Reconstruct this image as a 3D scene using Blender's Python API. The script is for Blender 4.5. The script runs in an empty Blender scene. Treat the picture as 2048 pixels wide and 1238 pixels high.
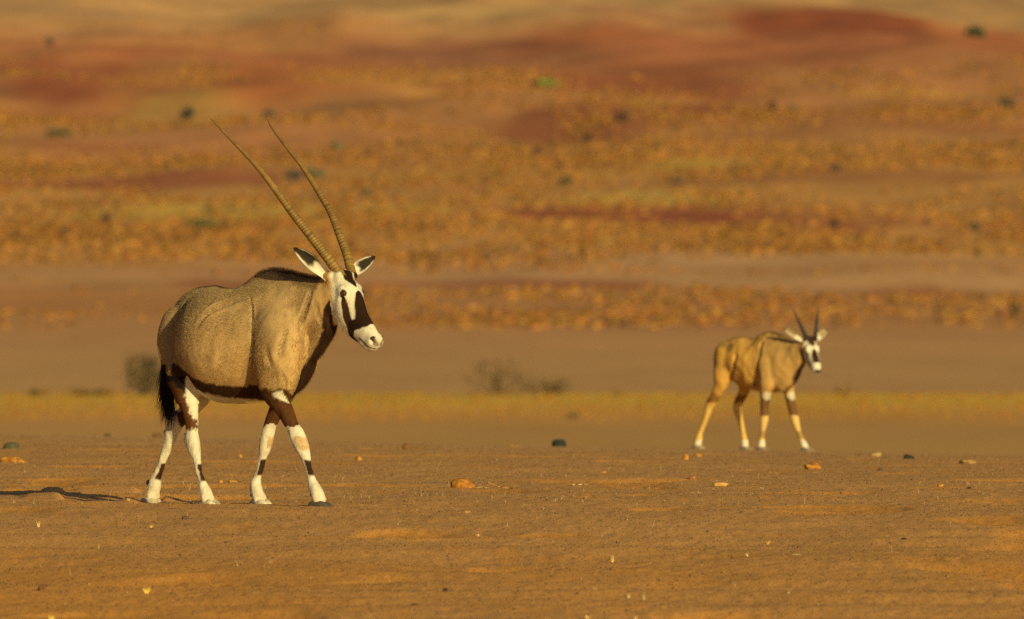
import bpy, math, random
import numpy as np
import openvdb as vdb
from mathutils import Vector, Matrix

# ------------------------------------------------------------------ camera, light, exposure
SC = bpy.context.scene
COL = SC.collection
ZC = 0.975                      # height of the lens above the sand under the adult antelope
FPX = 600 / 36 * 2048           # focal length in photograph pixels
FY = 619.0
cam_d = bpy.data.cameras.new('camera'); cam = bpy.data.objects.new('camera', cam_d); COL.objects.link(cam)
cam.location = (0, 0, ZC); cam.rotation_euler = (math.radians(90), 0, 0)
cam_d.lens = 600; cam_d.sensor_width = 36; cam_d.clip_start = 0.5; cam_d.clip_end = 30000
cam_d.dof.use_dof = True; cam_d.dof.focus_distance = 85.8; cam_d.dof.aperture_fstop = 10.6
SC.camera = cam
SUN_EL, SUN_AZ = math.radians(13.5), math.radians(153)      # azimuth clockwise from +Y (view direction)
world = bpy.data.worlds.new('World'); SC.world = world; world.use_nodes = True
wn = world.node_tree.nodes; wl = world.node_tree.links
bg = wn.get('Background') or wn.new('ShaderNodeBackground')
sky = wn.new('ShaderNodeTexSky'); sky.sky_type = 'NISHITA'; sky.sun_disc = False
sky.sun_elevation = SUN_EL; sky.sun_rotation = SUN_AZ; sky.air_density = 1.0; sky.dust_density = 1.5
wl.new(sky.outputs[0], bg.inputs['Color']); bg.inputs['Strength'].default_value = 0.05
sun_dir = Vector((math.sin(SUN_AZ) * math.cos(SUN_EL), math.cos(SUN_AZ) * math.cos(SUN_EL), math.sin(SUN_EL)))
sl = bpy.data.lights.new('sun', 'SUN'); sl.energy = 5.0; sl.angle = math.radians(0.53); sl.color = (1.0, 0.80, 0.37)
sun = bpy.data.objects.new('sun', sl); COL.objects.link(sun)
sun.rotation_euler = sun_dir.to_track_quat('Z', 'Y').to_euler(); sun.location = (20, -20, 30)
SC.view_settings.view_transform = 'Standard'; SC.view_settings.look = 'None'
SC.view_settings.exposure = 0.0; SC.view_settings.gamma = 1.0; SC.view_settings.use_curve_mapping = False
SC.cycles.use_denoising = False
SC.cycles.sample_clamp_direct = 6; SC.cycles.sample_clamp_indirect = 3; SC.cycles.max_bounces = 4; SC.cycles.use_adaptive_sampling = False

rng = np.random.default_rng(11)
random.seed(5)

# ------------------------------------------------------------------ helpers
def lin(r, g, b):
    c = np.array([r, g, b], float) / 255
    return np.where(c <= .04045, c / 12.92, ((c + .055) / 1.055) ** 2.4)

def _hash(ix, iy, iz, seed):
    h = (ix.astype(np.int64) * 374761393 + iy.astype(np.int64) * 668265263 + iz.astype(np.int64) * 2147483647 + seed * 974634777) & 0xFFFFFFFF
    h = ((h ^ (h >> 13)) * 1274126177) & 0xFFFFFFFF
    h = ((h ^ (h >> 16)) * 2246822519) & 0xFFFFFFFF
    return ((h ^ (h >> 15)) & 0xFFFFFF).astype(np.float64) / 0xFFFFFF * 2 - 1

def noise2(x, y, seed=0):
    x0 = np.floor(x); y0 = np.floor(y); fx = x - x0; fy = y - y0
    fx = fx * fx * (3 - 2 * fx); fy = fy * fy * (3 - 2 * fy)
    z = np.zeros_like(x0)
    a = _hash(x0, y0, z, seed); b = _hash(x0 + 1, y0, z, seed); c = _hash(x0, y0 + 1, z, seed); d = _hash(x0 + 1, y0 + 1, z, seed)
    return (a * (1 - fx) + b * fx) * (1 - fy) + (c * (1 - fx) + d * fx) * fy

def noise3(p, seed=0):
    x, y, z = p[..., 0], p[..., 1], p[..., 2]
    x0 = np.floor(x); y0 = np.floor(y); z0 = np.floor(z); fx = x - x0; fy = y - y0; fz = z - z0
    fx = fx * fx * (3 - 2 * fx); fy = fy * fy * (3 - 2 * fy); fz = fz * fz * (3 - 2 * fz)
    r = 0
    for i in (0, 1):
        for j in (0, 1):
            for k in (0, 1):
                r = r + _hash(x0 + i, y0 + j, z0 + k, seed) * (fx if i else 1 - fx) * (fy if j else 1 - fy) * (fz if k else 1 - fz)
    return r

def fbm2(x, y, seed=0, octs=4, gain=.5):
    r = 0; a = 1; t = 0
    for o in range(octs):
        r = r + a * noise2(x * 2 ** o + 17.3 * o, y * 2 ** o - 9.1 * o, seed + o); t += a; a *= gain
    return r / t

def sstep(a, b, x):
    t = np.clip((x - a) / (b - a), 0, 1); return t * t * (3 - 2 * t)

def fast_mesh(name, V, F, mat, parent=None, colors=None, smooth=False):
    me = bpy.data.meshes.new(name)
    V = np.asarray(V, np.float32); F = np.asarray(F, np.int32); n = F.shape[1]
    me.vertices.add(len(V)); me.vertices.foreach_set('co', V.ravel())
    me.loops.add(F.size); me.loops.foreach_set('vertex_index', F.ravel())
    me.polygons.add(len(F)); me.polygons.foreach_set('loop_start', np.arange(0, F.size, n, dtype=np.int32))
    try: me.polygons.foreach_set('loop_total', np.full(len(F), n, np.int32))
    except Exception: pass
    me.update(calc_edges=True)
    if smooth: me.polygons.foreach_set('use_smooth', np.ones(len(F), bool))
    if colors is not None:
        at = me.color_attributes.new('coat', 'FLOAT_COLOR', 'POINT')
        c4 = np.ones((len(V), 4), np.float32); c4[:, :3] = colors
        at.data.foreach_set('color', c4.ravel())
    me.validate()
    if mat: me.materials.append(mat)
    o = bpy.data.objects.new(name, me); COL.objects.link(o)
    if parent: o.parent = parent
    return o

def empty(name, loc):
    o = bpy.data.objects.new(name, None); COL.objects.link(o); o.location = loc; o.empty_display_size = .1
    return o

def tag(o, label=None, cat=None, group=None, kind=None):
    if label: o['label'] = label
    if cat: o['category'] = cat
    if group: o['group'] = group
    if kind: o['kind'] = kind
    return o

def mat_new(name, rough=.9, spec=.15):
    m = bpy.data.materials.new(name); m.use_nodes = True
    b = m.node_tree.nodes['Principled BSDF']
    b.inputs['Roughness'].default_value = rough; b.inputs['Specular IOR Level'].default_value = spec
    return m, m.node_tree, b

def mat_attr(name, rough=.9, spec=.15, nscale=0, namp=0, bump=0, bscale=100, sheen=0, stretch=(1, 1, 1)):
    """material whose colour is the object's own colour attribute, broken up by fine noise"""
    m, nt, b = mat_new(name, rough, spec)
    a = nt.nodes.new('ShaderNodeAttribute'); a.attribute_name = 'coat'
    out = a.outputs['Color']
    tc = nt.nodes.new('ShaderNodeTexCoord'); mp = nt.nodes.new('ShaderNodeMapping'); mp.inputs['Scale'].default_value = stretch
    nt.links.new(tc.outputs['Object'], mp.inputs['Vector'])
    if namp:
        n = nt.nodes.new('ShaderNodeTexNoise'); n.inputs['Scale'].default_value = nscale; n.inputs['Detail'].default_value = 3
        nt.links.new(mp.outputs[0], n.inputs['Vector'])
        mr = nt.nodes.new('ShaderNodeMapRange'); mr.inputs[1].default_value = .25; mr.inputs[2].default_value = .75
        mr.inputs[3].default_value = 1 - namp; mr.inputs[4].default_value = 1 + namp
        nt.links.new(n.outputs[0], mr.inputs[0])
        mx = nt.nodes.new('ShaderNodeVectorMath'); mx.operation = 'SCALE'
        nt.links.new(out, mx.inputs[0]); nt.links.new(mr.outputs[0], mx.inputs['Scale']); out = mx.outputs[0]
    nt.links.new(out, b.inputs['Base Color'])
    if bump:
        n2 = nt.nodes.new('ShaderNodeTexNoise'); n2.inputs['Scale'].default_value = bscale; n2.inputs['Detail'].default_value = 2
        nt.links.new(mp.outputs[0], n2.inputs['Vector'])
        bp = nt.nodes.new('ShaderNodeBump'); bp.inputs['Distance'].default_value = bump; bp.inputs['Strength'].default_value = 1
        nt.links.new(n2.outputs[0], bp.inputs['Height']); nt.links.new(bp.outputs[0], b.inputs['Normal'])
    if sheen: b.inputs['Sheen Weight'].default_value = sheen
    return m

# ------------------------------------------------------------------ the lie of the land
def zy(y, D): return (FY - y) * D / FPX                     # height relative to the lens
_LD = np.array([-400, 0, 45, 55, 68, 77, 86, 95, 105, 118, 128, 138, 150, 175, 250, 330, 400, 500, 620, 700, 900, 1100, 1300, 1500, 1700, 1900, 2300, 2800, 3300, 3800, 4400, 5000, 6500, 9000, 14000], float)
_common = [(330, 925), (400, 872), (500, 825), (620, 787), (700, 765), (900, 705), (1100, 660), (1300, 612), (1500, 575), (1700, 545), (1900, 512), (2300, 425), (2800, 325), (3300, 232), (3800, 145), (4400, 50), (5000, -30), (6500, -200), (9000, -330), (14000, -420)]
def _tab(nl):
    z = [-1.6, -1.6, -1.5, -1.40]
    z += [zy(y, D) for D, y in zip([68, 77, 86, 95, 105, 118, 128], nl)]
    zc = z[-1]
    z += [zc - .12, zc - .35, -1.9, -2.75]
    z += [zy(y, D) for D, y in _common]
    return np.array(z)
_ZL = _tab([1238, 1120, 1006, 948, 909, 882, 868])
_ZR = _tab([1238, 1120, 1012, 966, 938, 920, 913])

def _pchip(xs, ys, x):
    h = np.diff(xs); d = np.diff(ys) / h
    m = np.zeros_like(ys); m[1:-1] = np.where(d[1:] * d[:-1] > 0, 2 * d[1:] * d[:-1] / (d[1:] + d[:-1] + 1e-12 * np.sign(d[1:] + d[:-1] + 1e-20)), 0)
    m[0] = d[0]; m[-1] = d[-1]
    i = np.clip(np.searchsorted(xs, x) - 1, 0, len(xs) - 2)
    t = np.clip((x - xs[i]) / h[i], 0, 1)
    return ys[i] * (2 * t ** 3 - 3 * t ** 2 + 1) + h[i] * m[i] * (t ** 3 - 2 * t ** 2 + t) + ys[i + 1] * (-2 * t ** 3 + 3 * t ** 2) + h[i] * m[i + 1] * (t ** 3 - t ** 2)

def base_z(X, D):
    X = np.asarray(X, float); D = np.asarray(D, float)
    w = np.clip((X + 3.84) / 7.68, -.3, 1.3)
    z = _pchip(_LD, _ZL, D) * (1 - w) + _pchip(_LD, _ZR, D) * w
    far = sstep(900, 1500, D)
    z = z + far * fbm2(X / 70 + 3, D / 260, 5, 4) * D * .0019
    return z + ZC

def near_relief(X, D):
    """small relief of the sand: ripples, tracks, scuffed hollows, and humps added to break up a shadow"""
    calm = np.exp(-(((X + 1.17) / .55) ** 2 + ((D - 86) / 1.3) ** 2)) + np.exp(-(((X - 1.8) / .8) ** 2 + ((D - 129) / 2) ** 2))
    r = (.024 * fbm2(X / 1.3, D / 1.7, 21, 3)) * (1 - .8 * np.clip(calm, 0, 1)) * np.interp(D, [70, 84, 100, 120], [.8, 1, .5, .3])
    hump = np.exp(-((D - 87.1 - .35 * noise2(X / .5, X * 0, 28)) / .38) ** 2) * sstep(-.25, .15, noise2(X / .13 + 3, D * 0, 29)) + .9 * np.exp(-((D - 88.4) / .45) ** 2) * sstep(-.2, .2, noise2(X / .17 + 9, D * 0, 30)) + .8 * np.exp(-((D - 89.6) / .5) ** 2) * sstep(-.2, .2, noise2(X / .21 + 4, D * 0, 35))
    r = r + .030 * hump * sstep(-1.62, -1.80, X)  # humps added to hide stretches of the adult's ground shadow
    r = r + .018 * fbm2(X / .6 + 5, D / .9, 27, 2) * sstep(-1.55, -1.9, X) * sstep(80, 84, D) * sstep(97, 91, D)  # extra bumps added there to break the same shadow into pieces
    r = r + .024 * fbm2(X / 2.4 + D * .12, D / 1.1, 25, 2) * sstep(86, 78, D) * (1 - .8 * np.clip(calm, 0, 1))
    r = r + .0065 * fbm2(X / .28, D / .5, 31, 3)
    r = r + .0030 * noise2(X / .05, D / .12, 41) + .0016 * noise2(X / .024, D / .08, 43)
    d = fbm2(X / .8 + 40, D / 1.8, 51, 2)
    r = r - .020 * sstep(.38, .62, d)                       # shallow scuffs
    return r

def ground_z(X, D): return float(base_z(X, D) + near_relief(np.array([float(X)]), np.array([float(D)]))[0])

def at(px, py_or_none, D, lift=0):
    X = (px - 1024) * D / FPX
    return Vector((X, D, ground_z(X, D) + lift))

_ys = np.linspace(640, 14000, 4000)
_yy = FY - (base_z(np.zeros_like(_ys), _ys) - ZC) * FPX / _ys
_yy = np.minimum.accumulate(_yy)
def depth_far(py):                                          # distance of the slope that shows at photograph row py
    return float(np.interp(-py, -_yy, _ys))
_yn = np.linspace(60, 128, 1500)
def depth_near(px, py):
    X = (px - 1024) * _yn / FPX
    y = FY - (base_z(X, _yn) - ZC) * FPX / _yn
    y = np.minimum.accumulate(y)
    return float(np.interp(-py, -y, _yn))
def depth_mid(py):
    ds = np.linspace(330, 640, 500); y = FY - (base_z(np.zeros_like(ds), ds) - ZC) * FPX / ds
    return float(np.interp(-py, -np.minimum.accumulate(y), ds))

# ------------------------------------------------------------------ ground materials
LG = np.array([.47, .41, .325])                              # what daylight makes of a level white card, for choosing albedos
def alb(r, g, b): return np.clip(lin(r, g, b) / LG, 0.01, .8)

def zone_color(X, D):
    n1 = fbm2(X / 9 + 5, D / 60, 61, 4); n2 = fbm2(X / 2.5, D / 30, 62, 3)
    Dw = D * (1 + .012 * fbm2(X / (D * .02) + 9, D / (D * .25), 63, 3))
    stops = [(0, (148, 106, 58)), (320, (148, 106, 58)), (375, (152, 109, 55)), (430, (151, 108, 56)), (490, (164, 112, 51)), (550, (190, 122, 46)), (600, (204, 130, 46)), (622, (154, 111, 60)), (640, (150, 109, 62)),
             (700, (151, 109, 62)), (900, (153, 109, 63)), (1080, (152, 105, 60)), (1180, (148, 100, 56)), (1400, (146, 96, 52)), (1560, (148, 104, 60)), (1640, (158, 114, 70)),
             (1760, (152, 104, 60)), (1900, (152, 104, 52)), (2300, (155, 107, 54)), (2700, (151, 103, 52)), (3100, (149, 99, 53)), (3600, (149, 97, 54)), (3900, (146, 95, 55)), (4250, (154, 103, 58)), (4420, (156, 114, 68)), (5200, (154, 112, 66)), (14000, (154, 110, 70))]
    ds = [s[0] for s in stops]; cs = np.array([alb(*s[1]) for s in stops])
    c = np.stack([np.interp(Dw, ds, cs[:, k]) for k in range(3)], -1)
    def patch(px, py, rx, ry, col, soft=.35, amt=1.0):
        nonlocal c
        D0 = depth_far(py); D1 = depth_far(py - ry); D2 = depth_far(py + ry); rD = max((D1 - D2) / 2, 10)
        X0 = (px - 1024) * D0 / FPX; rX = rx * D0 / FPX
        q = np.sqrt(((X - X0) / rX) ** 2 + ((D - D0) / rD) ** 2) + .35 * fbm2(X / (rX * .5) + px, D / (rD * .9), 71, 3)
        m = (sstep(1 + soft, 1 - soft, q) * min(amt * 1.15, 1))[..., None]
        c = c * (1 - m) + alb(*col) * m
    red = (124, 66, 38); brick = (130, 74, 43); org = (156, 100, 57); pale = (168, 124, 74); plum = (132, 82, 52)
    patch(880, 105, 260, 22, plum, amt=.9); patch(1330, 95, 330, 36, brick); patch(1700, 45, 260, 62, red, amt=.95); patch(1560, 120, 420, 34, (146, 86, 50)); patch(1960, 40, 110, 50, (166, 104, 58)); patch(1980, 110, 120, 40, (148, 86, 48))
    patch(150, 100, 300, 26, org, amt=.8); patch(480, 85, 240, 28, (172, 108, 58), amt=.8); patch(330, 130, 330, 16, (150, 88, 50), amt=.8)
    patch(180, 180, 200, 22, red, amt=.8); patch(90, 160, 120, 14, brick); patch(560, 175, 330, 16, (150, 84, 42), amt=.7)
    patch(1300, 165, 230, 18, red, amt=.7); patch(1540, 222, 330, 26, red); patch(1900, 232, 200, 14, brick, amt=.7); patch(1750, 200, 280, 14, brick); patch(1150, 272, 160, 12, brick, amt=.8)
    patch(450, 285, 420, 22, (156, 100, 56), amt=.8); patch(250, 345, 300, 18, brick, amt=.85); patch(140, 330, 200, 10, (160, 110, 60), amt=.7)
    patch(1330, 424, 350, 16, red); patch(1650, 437, 110, 8, brick); patch(880, 430, 90, 8, red, amt=.7); patch(1880, 425, 190, 8, plum, amt=.7)
    patch(1130, 340, 380, 22, (176, 122, 50), amt=.7); patch(1300, 395, 160, 9, (182, 130, 58), amt=.8); patch(560, 425, 360, 13, (180, 126, 52), amt=.8); patch(1350, 205, 150, 9, (180, 128, 58), amt=.8)
    patch(330, 170, 110, 24, (168, 114, 54), amt=.4); patch(1850, 170, 200, 12, (172, 118, 54), amt=.7)
    patch(300, 555, 420, 9, (160, 112, 70), amt=.8); patch(1250, 533, 700, 9, (164, 118, 72), amt=.9); patch(1900, 556, 260, 8, (160, 116, 70), amt=.9)
    patch(470, 580, 130, 10, red, amt=.6); patch(900, 565, 220, 8, brick, amt=.7); patch(1200, 572, 140, 8, brick, amt=.7); patch(1900, 590, 160, 12, (130, 76, 42), amt=.7); patch(1300, 640, 260, 20, (140, 90, 58), amt=.6)
    patch(250, 22, 330, 9, (140, 103, 66), amt=.7); patch(340, 185, 130, 20, (172, 120, 54), amt=.55); patch(850, 175, 240, 14, (170, 116, 54), amt=.5); patch(700, 22, 460, 8, (168, 124, 72), amt=.8); patch(1280, 25, 160, 8, plum, amt=.6); patch(240, 68, 220, 7, (140, 96, 62), amt=.7)
    c = c * (1 + .10 * n1 + .06 * n2)[..., None]
    # extra rusty streaks lying along the slope
    st = fbm2(X / 42 + 11, D / 120, 93, 3); fz = sstep(1750, 2000, D) * sstep(4300, 4000, D)
    m = (sstep(.12, .42, st) * .5 * fz)[..., None]; c = c * (1 - m) + alb(132, 76, 42) * m
    return c

def near_color(X, D):
    g = alb(151, 105, 53)[None, :] * np.ones(X.shape + (1,))
    o = alb(178, 106, 36)
    d = fbm2(X / .8 + 40, D / 1.8, 51, 2)
    m = sstep(.25, .6, d) * .75
    m = np.maximum(m, sstep(.45, .62, fbm2(X / .22 + 7, D / .9, 88, 2)) * .5)
    m = np.maximum(m, (.25 + .45 * sstep(-.2, .5, fbm2(X / 2.2, D / 5, 53, 3))) * sstep(84, 72, D))
    g = g * (1 - m[..., None]) + o * m[..., None]
    g = g * (1 + .12 * fbm2(X / .5, D / 1.4, 54, 3) + .05 * fbm2(X / .03, D / .09, 55, 2))[..., None]
    f = sstep(108, 128, D)[..., None]
    return g * (1 - f) + alb(148, 106, 58) * f

m_sand, nt, b = mat_new('sand', .95, .1)
a = nt.nodes.new('ShaderNodeAttribute'); a.attribute_name = 'coat'
tc = nt.nodes.new('ShaderNodeTexCoord')
n1 = nt.nodes.new('ShaderNodeTexNoise'); n1.inputs['Scale'].default_value = 95; n1.inputs['Detail'].default_value = 3; n1.inputs['Roughness'].default_value = .7
mp = nt.nodes.new('ShaderNodeMapping'); mp.inputs['Scale'].default_value = (1, .25, 1)
nt.links.new(tc.outputs['Object'], mp.inputs['Vector']); nt.links.new(mp.outputs[0], n1.inputs['Vector'])
mr = nt.nodes.new('ShaderNodeMapRange'); mr.inputs[1].default_value = .3; mr.inputs[2].default_value = .72; mr.inputs[3].default_value = .62; mr.inputs[4].default_value = 1.38
nt.links.new(n1.outputs[0], mr.inputs[0])
mx = nt.nodes.new('ShaderNodeVectorMath'); mx.operation = 'SCALE'
nt.links.new(a.outputs['Color'], mx.inputs[0]); nt.links.new(mr.outputs[0], mx.inputs['Scale']); nt.links.new(mx.outputs[0], b.inputs['Base Color'])
m_far = mat_attr('desert_soil', .97, .05, nscale=.5, namp=.12)

# ---- near sand: one fine sheet
NC, NR = 640, 640
core = np.linspace(-1, 1, NC - 60); side = np.linspace(0, 1, 31)[1:] ** 1.5
u = np.concatenate([-(1 + side[::-1] * 1.6), core, 1 + side * 1.6])
dd = 60 * (138 / 60) ** np.linspace(0, 1, NR)
DD, UU = np.meshgrid(dd, u, indexing='ij')
XX = UU * (DD * .0325 + .25)
bord = np.maximum(sstep(1.9, 2.6, np.abs(UU)), np.maximum(sstep(62, 60, DD), sstep(133, 138, DD)))
ZZ = base_z(XX, DD) + near_relief(XX, DD) * (1 - bord) - .10 * bord
V = np.stack([XX, DD, ZZ], -1).reshape(-1, 3)
idx = np.arange(NR * len(u)).reshape(NR, len(u))
F = np.stack([idx[:-1, :-1], idx[:-1, 1:], idx[1:, 1:], idx[1:, :-1]], -1).reshape(-1, 4)
g = fast_mesh('sand_ground', V, F, m_sand, colors=near_color(XX, DD).reshape(-1, 3), smooth=True); tag(g, kind='structure')

# ---- the rest of the desert, out past the horizon
dd = np.concatenate([np.linspace(-400, 40, 12)[:-1], np.linspace(40, 330, 60)[:-1], np.linspace(330, 700, 90)[:-1], 700 * (5200 / 700) ** np.linspace(0, 1, 620)[:-1], np.linspace(5200, 14000, 40)])
u = np.concatenate([-np.linspace(1, 0, 24)[:-1] ** 2 * 20 - 1.25, np.linspace(-1.25, 1.25, 220), np.linspace(0, 1, 24)[1:] ** 2 * 20 + 1.25])
DD, UU = np.meshgrid(dd, u, indexing='ij')
XX = UU * (np.maximum(DD, 0) * .032 + 9)
near = sstep(58, 61, DD) * sstep(137, 134, DD) * sstep(2.55 * 1.0, 2.0, np.abs(XX) / (np.maximum(DD, 1) * .0325 + .25))
ZZ = base_z(XX, DD) - .06 * near
V = np.stack([XX, DD, ZZ], -1).reshape(-1, 3)
idx = np.arange(len(dd) * len(u)).reshape(len(dd), len(u))
F = np.stack([idx[:-1, :-1], idx[:-1, 1:], idx[1:, 1:], idx[1:, :-1]], -1).reshape(-1, 4)
far = fast_mesh('desert_plain', V, F, m_far, colors=zone_color(XX, DD).reshape(-1, 3), smooth=True); tag(far, kind='structure')

# ------------------------------------------------------------------ scattered low growth: one mesh of many hummocks
def ico():
    t = (1 + 5 ** .5) / 2
    v = np.array([(-1, t, 0), (1, t, 0), (-1, -t, 0), (1, -t, 0), (0, -1, t), (0, 1, t), (0, -1, -t), (0, 1, -t), (t, 0, -1), (t, 0, 1), (-t, 0, -1), (-t, 0, 1)], float)
    v /= np.linalg.norm(v[0])
    f = np.array([(0, 11, 5), (0, 5, 1), (0, 1, 7), (0, 7, 10), (0, 10, 11), (1, 5, 9), (5, 11, 4), (11, 10, 2), (10, 7, 6), (7, 1, 8), (3, 9, 4), (3, 4, 2), (3, 2, 6), (3, 6, 8), (3, 8, 9), (4, 9, 5), (2, 4, 11), (6, 2, 10), (8, 6, 7), (9, 8, 1)])
    return v, f
ICO_V, ICO_F = ico()

def blobs(name, P, S, C, mat, jit=.35, parent=None):
    n = len(P); v = ICO_V[None] * (1 + jit * rng.uniform(-1, 1, (n, 12, 1)))
    v = v * S[:, None, :] + P[:, None, :]
    f = ICO_F[None] + (np.arange(n) * 12)[:, None, None]
    c = np.repeat(C[:, None, :], 12, 1) * rng.uniform(.8, 1.2, (n, 12, 1))
    return fast_mesh(name, v.reshape(-1, 3), f.reshape(-1, 3), mat, parent, colors=c.reshape(-1, 3), smooth=True)

m_tuft = mat_attr('dry_growth', .95, .05)
def cones(name, P, S, C, mat):
    """ragged little clumps: a ring of five feet, a ring of five shoulders and a tip"""
    n = len(P); a = np.arange(5) * 1.2566
    v = np.concatenate([np.stack([np.cos(a), np.sin(a), -.35 + 0 * a], -1), np.stack([.8 * np.cos(a + .6), .8 * np.sin(a + .6), .55 + 0 * a], -1), [[0, 0, 1.0]]])
    f = np.array([(i, (i + 1) % 5, 5 + i) for i in range(5)] + [((i + 1) % 5, 5 + (i + 1) % 5, 5 + i) for i in range(5)] + [(5 + i, 5 + (i + 1) % 5, 10) for i in range(5)])
    vv = v[None] * rng.uniform(.55, 1.3, (n, 11, 1)) * S[:, None] + P[:, None]
    ff = f[None] + (np.arange(n) * 11)[:, None, None]
    cc = np.repeat(C[:, None], 11, 1) * rng.uniform(.75, 1.25, (n, 11, 1))
    return fast_mesh(name, vv.reshape(-1, 3), ff.reshape(-1, 3), mat, None, colors=cc.reshape(-1, 3))
def hummocks(n, y0, y1, smin, smax, seed, thr, px0=-120, px1=2170):
    ys = rng.uniform(y0, y1, n); Ds = np.interp(-ys, -_yy, _ys) * (1 + rng.normal(0, .003, n))
    pxs = rng.uniform(px0, px1, n); Xs = (pxs - 1024) * Ds / FPX
    soil = zone_color(Xs, Ds) * LG
    bare = sstep(2.55, 3.0, soil[:, 0] / soil[:, 1])               # few plants on the red banks
    keep = fbm2(Xs / 16, Ds / 110, seed, 3) + rng.uniform(-.3, .3, n) - .46 * bare > thr
    Xs, Ds, soil = Xs[keep], Ds[keep], soil[keep]; k = len(Xs)
    s = smin + (smax - smin) * rng.random(k) ** 2.2
    P = np.stack([Xs, Ds, base_z(Xs, Ds) + s * .1], -1)
    S = np.stack([s * rng.uniform(.8, 1.4, k), s * rng.uniform(.8, 1.4, k), s * rng.uniform(.4, .8, k)], -1)
    pal = np.array([alb(*c) for c in ((172, 120, 54), (166, 114, 52), (174, 122, 58), (160, 106, 52), (150, 100, 52), (124, 92, 54))])
    C = pal[rng.integers(0, 6, k)] * rng.uniform(.6, 1.12, (k, 1)) * np.array([.47, .428, .415])
    return P, S, C
parts = [hummocks(25000, 140, 330, .20, .84, 101, -.22), hummocks(25000, 290, 525, .16, .76, 103, -.24), hummocks(5000, 430, 540, .15, .6, 105, -.2),
         hummocks(3600, 575, 655, .12, .55, 107, .0, 650), hummocks(1600, 575, 655, .12, .5, 108, .0), hummocks(900, 40, 160, .3, .9, 109, .2)]
# the same growth, thinner, on either side of what the lens takes in
for a_, b_ in ((-120, -1500), (2170, 3550)):
    for y0, y1, sd, k_ in ((140, 330, 101, 9000), (290, 525, 103, 9000), (575, 655, 107, 1800)):
        Pq, Sq, Cq = hummocks(k_, y0, y1, .2, .85, sd, -.15, min(a_, b_), max(a_, b_))
        parts.append((Pq, Sq, Cq))
P = np.concatenate([p[0] for p in parts]); S = np.concatenate([p[1] for p in parts]); C = np.concatenate([p[2] for p in parts])
o = cones('distant_scrub', P, S, C, m_tuft); tag(o, kind='stuff')
# golden grass of the strip beyond the sand
n = 3800; Ds = 618 - 150 * rng.random(n) ** 1.7 + rng.normal(0, 5, n); Xs = rng.uniform(-1, 1, n) * (Ds * .034); s = rng.uniform(.02, .06, n)
P = np.stack([Xs, Ds, base_z(Xs, Ds) + s * .2], -1); S = np.stack([s * 1.6, s * 1.6, s], -1)
cc = np.array([alb(190, 122, 48), alb(182, 114, 46), alb(170, 108, 46)]) * .42; C = cc[rng.integers(0, 3, n)]
o = cones('golden_grass_strip', P, S, C, m_tuft); tag(o, kind='stuff')

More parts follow.
